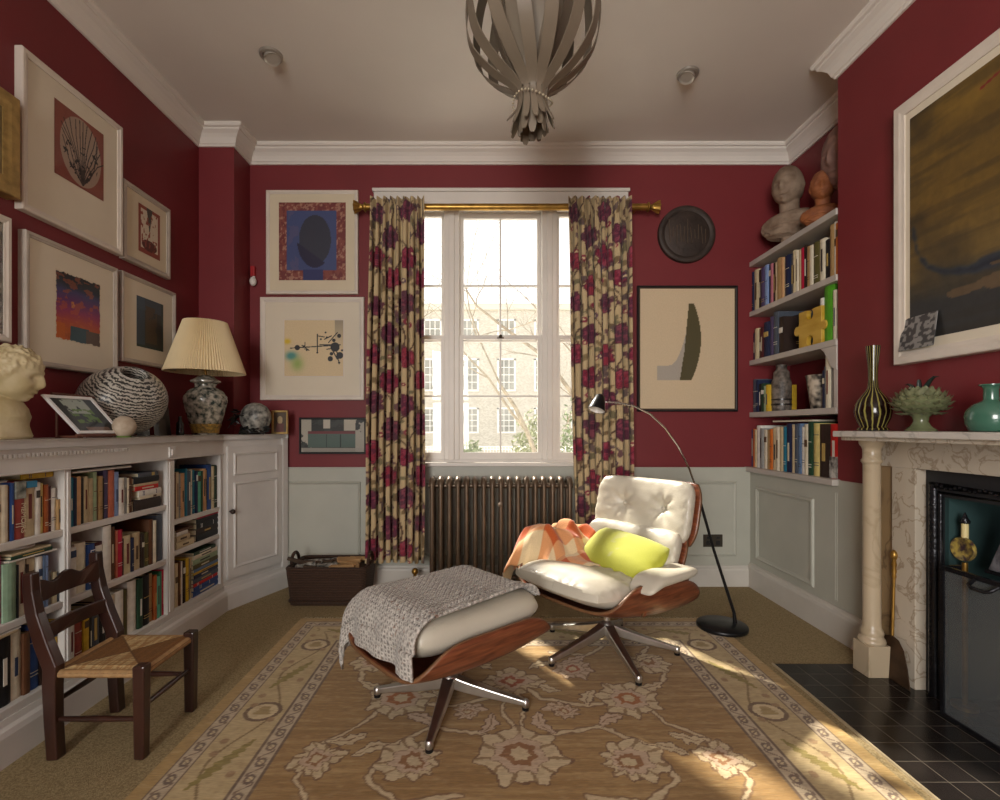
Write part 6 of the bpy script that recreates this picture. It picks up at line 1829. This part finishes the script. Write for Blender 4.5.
b.build('firebox', mat('dark_teal_lining', '#2c4444', .55, var=.3, vscale=4), IN, world=True)
# glass topped guard in front
FG = thing('fire_guard', 'low fire guard with smoky glass panel and dark top rail in front of the insert', 'fire guard', (1.82, 1.60, 0.0065))
b = MB(); b.box(1.812, 1.824, 1.20, 2.0, .585, .603); b.box(1.812, 1.824, 1.985, 2.0, .0065, .585); b.box(1.812, 1.824, 1.20, 1.215, .0065, .585); b.box(1.812, 1.824, 1.215, 1.985, .0065, .02)
b.box(1.824, 1.885, 1.985, 2.0, .585, .603); b.box(1.824, 1.885, 1.20, 1.215, .585, .603)
b.build('frame', M_iron, FG, world=True)
b = MB(); b.add([(1.818, 1.215, .02), (1.818, 1.985, .02), (1.818, 1.985, .585), (1.818, 1.215, .585)], [(0, 1, 2, 3)])
M_mesh = bpy.data.materials.new('smoky_glass'); M_mesh.use_nodes = True; _nt = M_mesh.node_tree; _b = _nt.nodes['Principled BSDF']; _b.inputs['Base Color'].default_value = (*lin('#5c5f60'), 1); _b.inputs['Roughness'].default_value = .25; _b.inputs['Alpha'].default_value = .74
b.build('glass_panel', M_mesh, FG, world=True)
b = MB(); b.tube([(1.812, 1.86, .585), (1.785, 1.855, .568), (1.78, 1.84, .562), (1.78, 1.79, .562), (1.785, 1.775, .568), (1.812, 1.77, .585)], .007, 8); b.build('handle', M_iron, FG, world=True, smooth=True)
# ornament with an oval dial and candle behind the guard
BR = thing('brass_dial_ornament', 'brass ornament with oval patterned dial and candle inside the fireplace opening', 'ornament', (1.955, 2.045, .0065))
b = MB(); b.tube([(1.955, 2.045, .0065), (1.955, 2.045, .02)], .045, 20); b.tube([(1.955, 2.045, .02), (1.955, 2.045, .60)], .010, 12); b.build('stand', M_brass, BR, world=True, smooth=True)
b = MB(); b2 = MB(); b2.lathe([(0, .006), (.05, .006), (.058, .010), (.062, .0), (.058, -.006), (0, -.006)], n=32, sy=.8)
b.add([(1.95 - p[2], 2.045 + p[0] * .85, .655 + p[1]) for p in b2.v], b2.f); b.build('dial', mat('gilt_dial', '#b09a4c', .35, color2='#3a2a30', vscale=50), BR, world=True, smooth=True)
b = MB(); b.tube([(1.955, 2.045, .70), (1.955, 2.045, .76)], .012, 12); b.build('candle', mat('cream_wax', '#d8c890', .5), BR, world=True, smooth=True)
b = MB(); b.lathe([(.016, .76), (.018, .768), (.009, .785), (.004, .80), (0, .806)], (1.955, 2.045, 0), 12); b.build('finial', M_iron, BR, world=True, smooth=True)
# leaning grey stone slab
t = thing('grey_slab', 'grey slab with dark marks leaning inside the fireplace opening', 'slab', (1.93, 1.85, .603))
b = MB(); b.prism([(1.93, 1.93, .6035), (1.93, 1.72, .6035), (1.93, 1.66, .80), (1.93, 1.835, .835)], (.03, 0, 0)); b.build('slab', mat('mottled_grey_stone', '#6c6b70', .8, color2='#3c3b40', vscale=30, bump=.3), t, world=True, bevel=.006)
b = MB(); b.box(1.93, 2.1, 1.65, 1.94, .59, .603); b.box(1.935, 1.945, 1.27, 1.94, .59, .603); b.build('ledge', M_iron, IN, world=True)
# hearth
M_tile = bpy.data.materials.new('black_hearth_tiles'); M_tile.use_nodes = True; _nt = M_tile.node_tree; _b = _nt.nodes['Principled BSDF']; _b.inputs['Roughness'].default_value = .22; _b.inputs['Specular IOR Level'].default_value = .45
_tc = _nt.nodes.new('ShaderNodeTexCoord'); _mp = _nt.nodes.new('ShaderNodeMapping'); _mp.inputs['Rotation'].default_value = (0, 0, 0)
_br = _nt.nodes.new('ShaderNodeTexBrick'); _br.offset = 0.0; _br.inputs['Scale'].default_value = 1.0; _br.inputs['Brick Width'].default_value = .1015; _br.inputs['Row Height'].default_value = .1015; _br.inputs['Mortar Size'].default_value = .0013; _br.inputs['Mortar Smooth'].default_value = 0
_br.inputs['Color1'].default_value = (*lin('#191614'), 1); _br.inputs['Color2'].default_value = (*lin('#221d1b'), 1); _br.inputs['Mortar'].default_value = (*lin('#5e574d'), 1)
_nt.links.new(_tc.outputs['Object'], _mp.inputs[0]); _nt.links.new(_mp.outputs[0], _br.inputs['Vector']); _nt.links.new(_br.outputs['Color'], _b.inputs['Base Color'])
b = MB(); b.box(1.392, 1.9295, .95, 2.425, .0002, .006); b.box(1.9295, XR - .02, 1.232, 2.178, .0002, .006)
hearth = b.build('hearth', M_tile, origin=(1.390, 2.427, .0002)); tag(hearth, 'black glazed tile hearth on the floor in front of the fireplace', 'hearth')
b = MB(); b.box(1.384, 1.3915, .95, 2.43, .0002, .009); b.build('edge_trim', mat('worn_brass_strip', '#b8a88a', .5, metal=.3), hearth, world=True)
# shovel
SV = thing('fire_shovel', 'brass handled fire shovel with dark blade leaning against the marble jamb', 'shovel', (1.845, 2.25, .0065))
b = MB(); b.tube([(1.852, 2.285, .17), (1.862, 2.29, .40), (1.864, 2.29, .47)], .0065, 12); b.build('shaft', M_brass, SV, world=True, smooth=True)
b = MB(); b.lathe([(.006, 0), (.010, .01), (.007, .02), (.011, .035), (.007, .05), (.012, .065), (.008, .085), (.014, .098), (.016, .11), (.012, .122), (.005, .130), (0, .132)], (1.864, 2.29, .46), 16); b.build('handle', M_brass, SV, world=True, smooth=True)
b = MB(); n = 10
outl = [(2.17, .008), (2.19, .09), (2.215, .16), (2.245, .195), (2.285, .205), (2.32, .19), (2.335, .15), (2.345, .008)]
b.prism([(1.835 - .0 + .012 * z / .2, y, z) for y, z in outl], (.004, 0, 0)); b.build('blade', mat('dark_bronze_blade', '#4a3626', .4, metal=.6, var=.3, vscale=15), SV, world=True, bevel=.001)

# ================================================================== MANTEL ORNAMENTS
ZM = 1.1365
M_gourd = bpy.data.materials.new('striped_dark_glaze'); M_gourd.use_nodes = True; _nt = M_gourd.node_tree; _b = _nt.nodes['Principled BSDF']; _b.inputs['Roughness'].default_value = .15
_tc = _nt.nodes.new('ShaderNodeTexCoord'); _sx = _nt.nodes.new('ShaderNodeSeparateXYZ'); _at = _nt.nodes.new('ShaderNodeMath'); _at.operation = 'ARCTAN2'
_ml = _nt.nodes.new('ShaderNodeMath'); _ml.operation = 'MULTIPLY'; _ml.inputs[1].default_value = 17.0; _sn = _nt.nodes.new('ShaderNodeMath'); _sn.operation = 'SINE'
_ns = _nt.nodes.new('ShaderNodeTexNoise'); _ns.inputs['Scale'].default_value = 14; _ad = _nt.nodes.new('ShaderNodeMath'); _ad.operation = 'MULTIPLY_ADD'; _ad.inputs[1].default_value = 5.0
_r = _nt.nodes.new('ShaderNodeValToRGB'); _r.color_ramp.elements[0].position = .55; _r.color_ramp.elements[0].color = (*lin('#1c100c'), 1); _r.color_ramp.elements[1].position = .85; _r.color_ramp.elements[1].color = (*lin('#8c8448'), 1)
_nt.links.new(_tc.outputs['Object'], _sx.inputs[0]); _nt.links.new(_sx.outputs[1], _at.inputs[0]); _nt.links.new(_sx.outputs[0], _at.inputs[1]); _nt.links.new(_at.outputs[0], _ml.inputs[0])
_nt.links.new(_tc.outputs['Object'], _ns.inputs['Vector']); _nt.links.new(_ns.outputs['Fac'], _ad.inputs[0]); _nt.links.new(_ml.outputs[0], _ad.inputs[2]); _nt.links.new(_ad.outputs[0], _sn.inputs[0]); _nt.links.new(_sn.outputs[0], _r.inputs[0]); _nt.links.new(_r.outputs[0], _b.inputs['Base Color'])
t = thing('gourd_vase', 'tall thin necked dark brown vase with olive stripes, on the mantel end', 'vase', (1.795, 2.325, ZM))
b = MB(); b.lathe([(.05, 0), (.062, .004), (.060, .012), (.050, .018), (.055, .03), (.068, .06), (.073, .09), (.068, .125), (.052, .155), (.033, .18), (.022, .20), (.0185, .24), (.020, .30), (.026, .36), (.029, .395), (.026, .395), (.016, .33), (0, .32)], n=40); b.build('body', M_gourd, t, smooth=True)
t = thing('artichoke_bowl', 'green ceramic artichoke shaped bowl with curled leaves on a pedestal foot', 'ornament', (1.80, 2.075, ZM))
M_arti = mat('celadon_leaves', '#7d8060', .35, color2='#5a5c40', vscale=22, coat=.3)
b = MB(); b.lathe([(.052, 0), (.054, .006), (.036, .02), (.025, .04), (.028, .06), (.05, .075), (.085, .10), (.095, .125), (.07, .15), (.0, .155)], n=36); b.build('pedestal', mat('celadon_glaze', '#6a7050', .25, var=.2, vscale=14, coat=.4), t, smooth=True)
b = MB()
for ring, (r_, z, tl, n_, L_) in enumerate(((.062, .078, -.15, 12, .042), (.080, .092, .05, 16, .045), (.092, .108, .25, 18, .045), (.094, .124, .5, 18, .042), (.084, .138, .8, 16, .04), (.066, .150, 1.05, 13, .038), (.046, .158, 1.25, 10, .034))):
    for k in range(n_):
        a = 2 * PI * (k + .5 * (ring % 2)) / n_; o_ = Vector((math.cos(a), math.sin(a), 0)); side = Vector((-math.sin(a), math.cos(a), 0))
        up = (o_ * math.cos(tl + .2) + Vector((0, 0, 1)) * math.sin(tl + .2)); nm = up.cross(side)
        if nm.dot(o_) < 0 and tl < .9: nm = -nm
        c0 = o_ * r_ * .86 + Vector((0, 0, z - .004)); w = .016
        b.add([c0 - side * w * .6, c0 + side * w * .6, c0 + up * L_ * .55 + side * w + o_ * .004, c0 + up * L_ * 1.0 + o_ * .002, c0 + up * L_ * .55 - side * w + o_ * .004, c0 + up * L_ * .45 + nm * .008, c0 - nm * .003],
              [(0, 1, 5), (1, 2, 5), (2, 3, 5), (3, 4, 5), (4, 0, 5), (0, 6, 1), (1, 6, 2), (2, 6, 3), (3, 6, 4), (4, 6, 0)])
b.v = [(p[0] * .9, p[1] * .9, p[2]) for p in b.v]
b.build('leaves', M_arti, t, smooth=False)
b = MB()
for (dy, hh, cur) in ((-.03, .07, -.055), (.008, .065, .0), (.03, .05, .05)):
    pts = [Vector((0, dy * .5, .15)), Vector((0, dy * .8, .15 + hh * .45)), Vector((0, dy + cur * .25, .15 + hh * .8)), Vector((0, dy + cur * .6, .15 + hh)), Vector((0, dy + cur, .15 + hh * .98))]
    b.tube(pts, [.010, .012, .010, .007, .001], 8, flat=(1, .6))
b.build('curled_tips', mat('dark_leaf_glaze', '#26302c', .25), t, smooth=True)
t = thing('green_bottle_vase', 'squat sea green glazed bottle vase with narrow neck on the mantelpiece', 'vase', (1.80, 1.785, ZM))
b = MB(); b.lathe([(.052, 0), (.060, .006), (.070, .03), (.072, .055), (.068, .075), (.050, .098), (.030, .108), (.0215, .115), (.0205, .15), (.024, .160), (.034, .166), (.034, .170), (.02, .168), (.015, .12), (0, .11)], n=44); b.build('body', mat('sea_green_glaze', '#3f6a58', .22, var=.12, vscale=10, coat=.5), t, smooth=True)

# ================================================================== CHANDELIER AND DOWNLIGHTS
M_rib = mat('taupe_ribbon', '#786c5c', .5, var=.06, vscale=5, spec=.35)
CHX, CHY = .182, 2.0
CH = thing('ribbon_pendant', 'sculptural taupe pendant lamp of curved ribbons hanging from the ceiling', 'pendant lamp', (CHX, CHY, 2.33))
def ribbon(b, ctrl, widths, ang, twist=0.0, th=.004):
    """ctrl: list of (r, z) ; swept flat band facing outward"""
    n = len(ctrl); vs = []
    for i, (r_, z) in enumerate(ctrl):
        a = ang + twist * (i / (n - 1)); o_ = Vector((math.cos(a), math.sin(a), 0)); sd = Vector((-math.sin(a), math.cos(a), 0))
        t0 = ctrl[max(0, i - 1)]; t1 = ctrl[min(n - 1, i + 1)]; dr, dz = t1[0] - t0[0], t1[1] - t0[1]; l_ = math.hypot(dr, dz) + 1e-9
        nn = o_ * (dz / l_) - Vector((0, 0, 1)) * (dr / l_)
        c = o_ * r_ + Vector((0, 0, z)); w = widths[i] / 2
        vs += [c - sd * w - nn * th / 2, c + sd * w - nn * th / 2, c + sd * w + nn * th / 2, c - sd * w + nn * th / 2]
    fs = []
    for j in range(n - 1):
        for k in range(4):
            q = (k + 1) % 4; fs.append((j * 4 + k, j * 4 + q, (j + 1) * 4 + q, (j + 1) * 4 + k))
    fs.append((3, 2, 1, 0)); fs.append(tuple((n - 1) * 4 + k for k in range(4)))
    b.add(vs, fs)
def crv(pts, n):
    """catmull through (r,z) list"""
    P = [Vector((p[0], p[1])) for p in pts]; out = []
    for i in range(len(P) - 1):
        p0, p1, p2, p3 = P[max(i - 1, 0)], P[i], P[i + 1], P[min(i + 2, len(P) - 1)]
        for k in range(n):
            t_ = k / n; out.append(.5 * ((2 * p1) + (p2 - p0) * t_ + (2 * p0 - 5 * p1 + 4 * p2 - p3) * t_ ** 2 + (3 * p1 - p0 - 3 * p2 + p3) * t_ ** 3))
    out.append(P[-1]); return [(p.x, p.y) for p in out]
def tipw(n, wmax, wneck, wtip):
    ws = []
    for i in range(n):
        u = i / (n - 1)
        ws.append(wmax * math.sin(PI * min(1, .12 + u * 1.0)) ** .5 if u < .75 else wneck + (wtip - wneck) * min(1, (u - .75) / .2))
    for k, q in enumerate((.93, .75, .45)): ws[n - 3 + k] = wtip * q
    return ws
rn = random.Random(21)
for k in range(14):
    a = 2 * PI * (k + .5) / 14
    pts = crv([(.055, .845), (.14, .79), (.235, .66), (.265, .48), (.245, .34), (.17, .245), (.085, .185), (.058, .15), (.064, .09), (.082 + rn.uniform(0, .025), .01 + rn.uniform(0, .03))], 5)
    b = MB(); ribbon(b, pts, tipw(len(pts), .052, .020, .026), a, rn.uniform(.35, .55) * 1)
    b.build('ribbon', M_rib, CH, smooth=True)
for k in range(12):
    a = 2 * PI * k / 12
    pts = crv([(.04, .80), (.10, .72), (.165, .58), (.15, .42), (.10, .28), (.062, .19), (.05, .15), (.05, .07), (.052 + rn.uniform(-.01, .012), -.01 + rn.uniform(-.012, .02))], 5)
    b = MB(); ribbon(b, pts, tipw(len(pts), .075, .03, .034), a, -.10)
    b.build('inner_ribbon', M_rib, CH, smooth=True)
b = MB()
for k in range(34):
    a = 2 * PI * k / 34; b.sphere((.078 * math.cos(a), .078 * math.sin(a), .118 + .014 * math.sin(a * 2)), .0048, 8, 6)
b.build('bead_ring', mat('beads', '#b3a78e', .3, metal=.3), CH, smooth=True)
b = MB(); b.tube([(0, 0, .80), (0, 0, .869)], .008, 8); b.lathe([(.05, .845), (.06, .85), (.06, .869), (0, .869)], n=24); b.build('ceiling_rose', M_rib, CH, smooth=True)
for (x, y, lab) in ((-1.185, 2.745, 'small round swivel spotlight in the ceiling on the left'), (1.16, 2.89, 'small round swivel spotlight in the ceiling on the right')):
    t = thing('ceiling_spotlight', lab, 'spotlight', (x, y, ZC), 0, 'ceiling spotlights')
    b = MB(); b.lathe([(.040, -.001), (.062, -.001), (.060, -.012), (.048, -.018), (.040, -.012)], n=32); b.build('trim_ring', mat('spot_ring', '#9d968c', .35, metal=.5), t, smooth=True)
    b = MB(); d_ = Vector((-.3 if x > 0 else .3, -.2, -1)).normalized(); b.tube([Vector((0, 0, .01)) - d_ * .0, d_ * .035], [.040, .042], 24, cap=False); b.tube([d_ * .035, d_ * .030], [.042, .032], 24, cap=False); b.tube([d_ * .03, d_ * .012], [.032, .008], 20)
    b.build('lamp_head', mat('spot_head', '#b3aca2', .3, metal=.4), t, smooth=True)

for _o in bpy.data.objects:
    if _o.get('label') and len(_o['label'].split()) > 16:
        print('LONG', _o['label'])
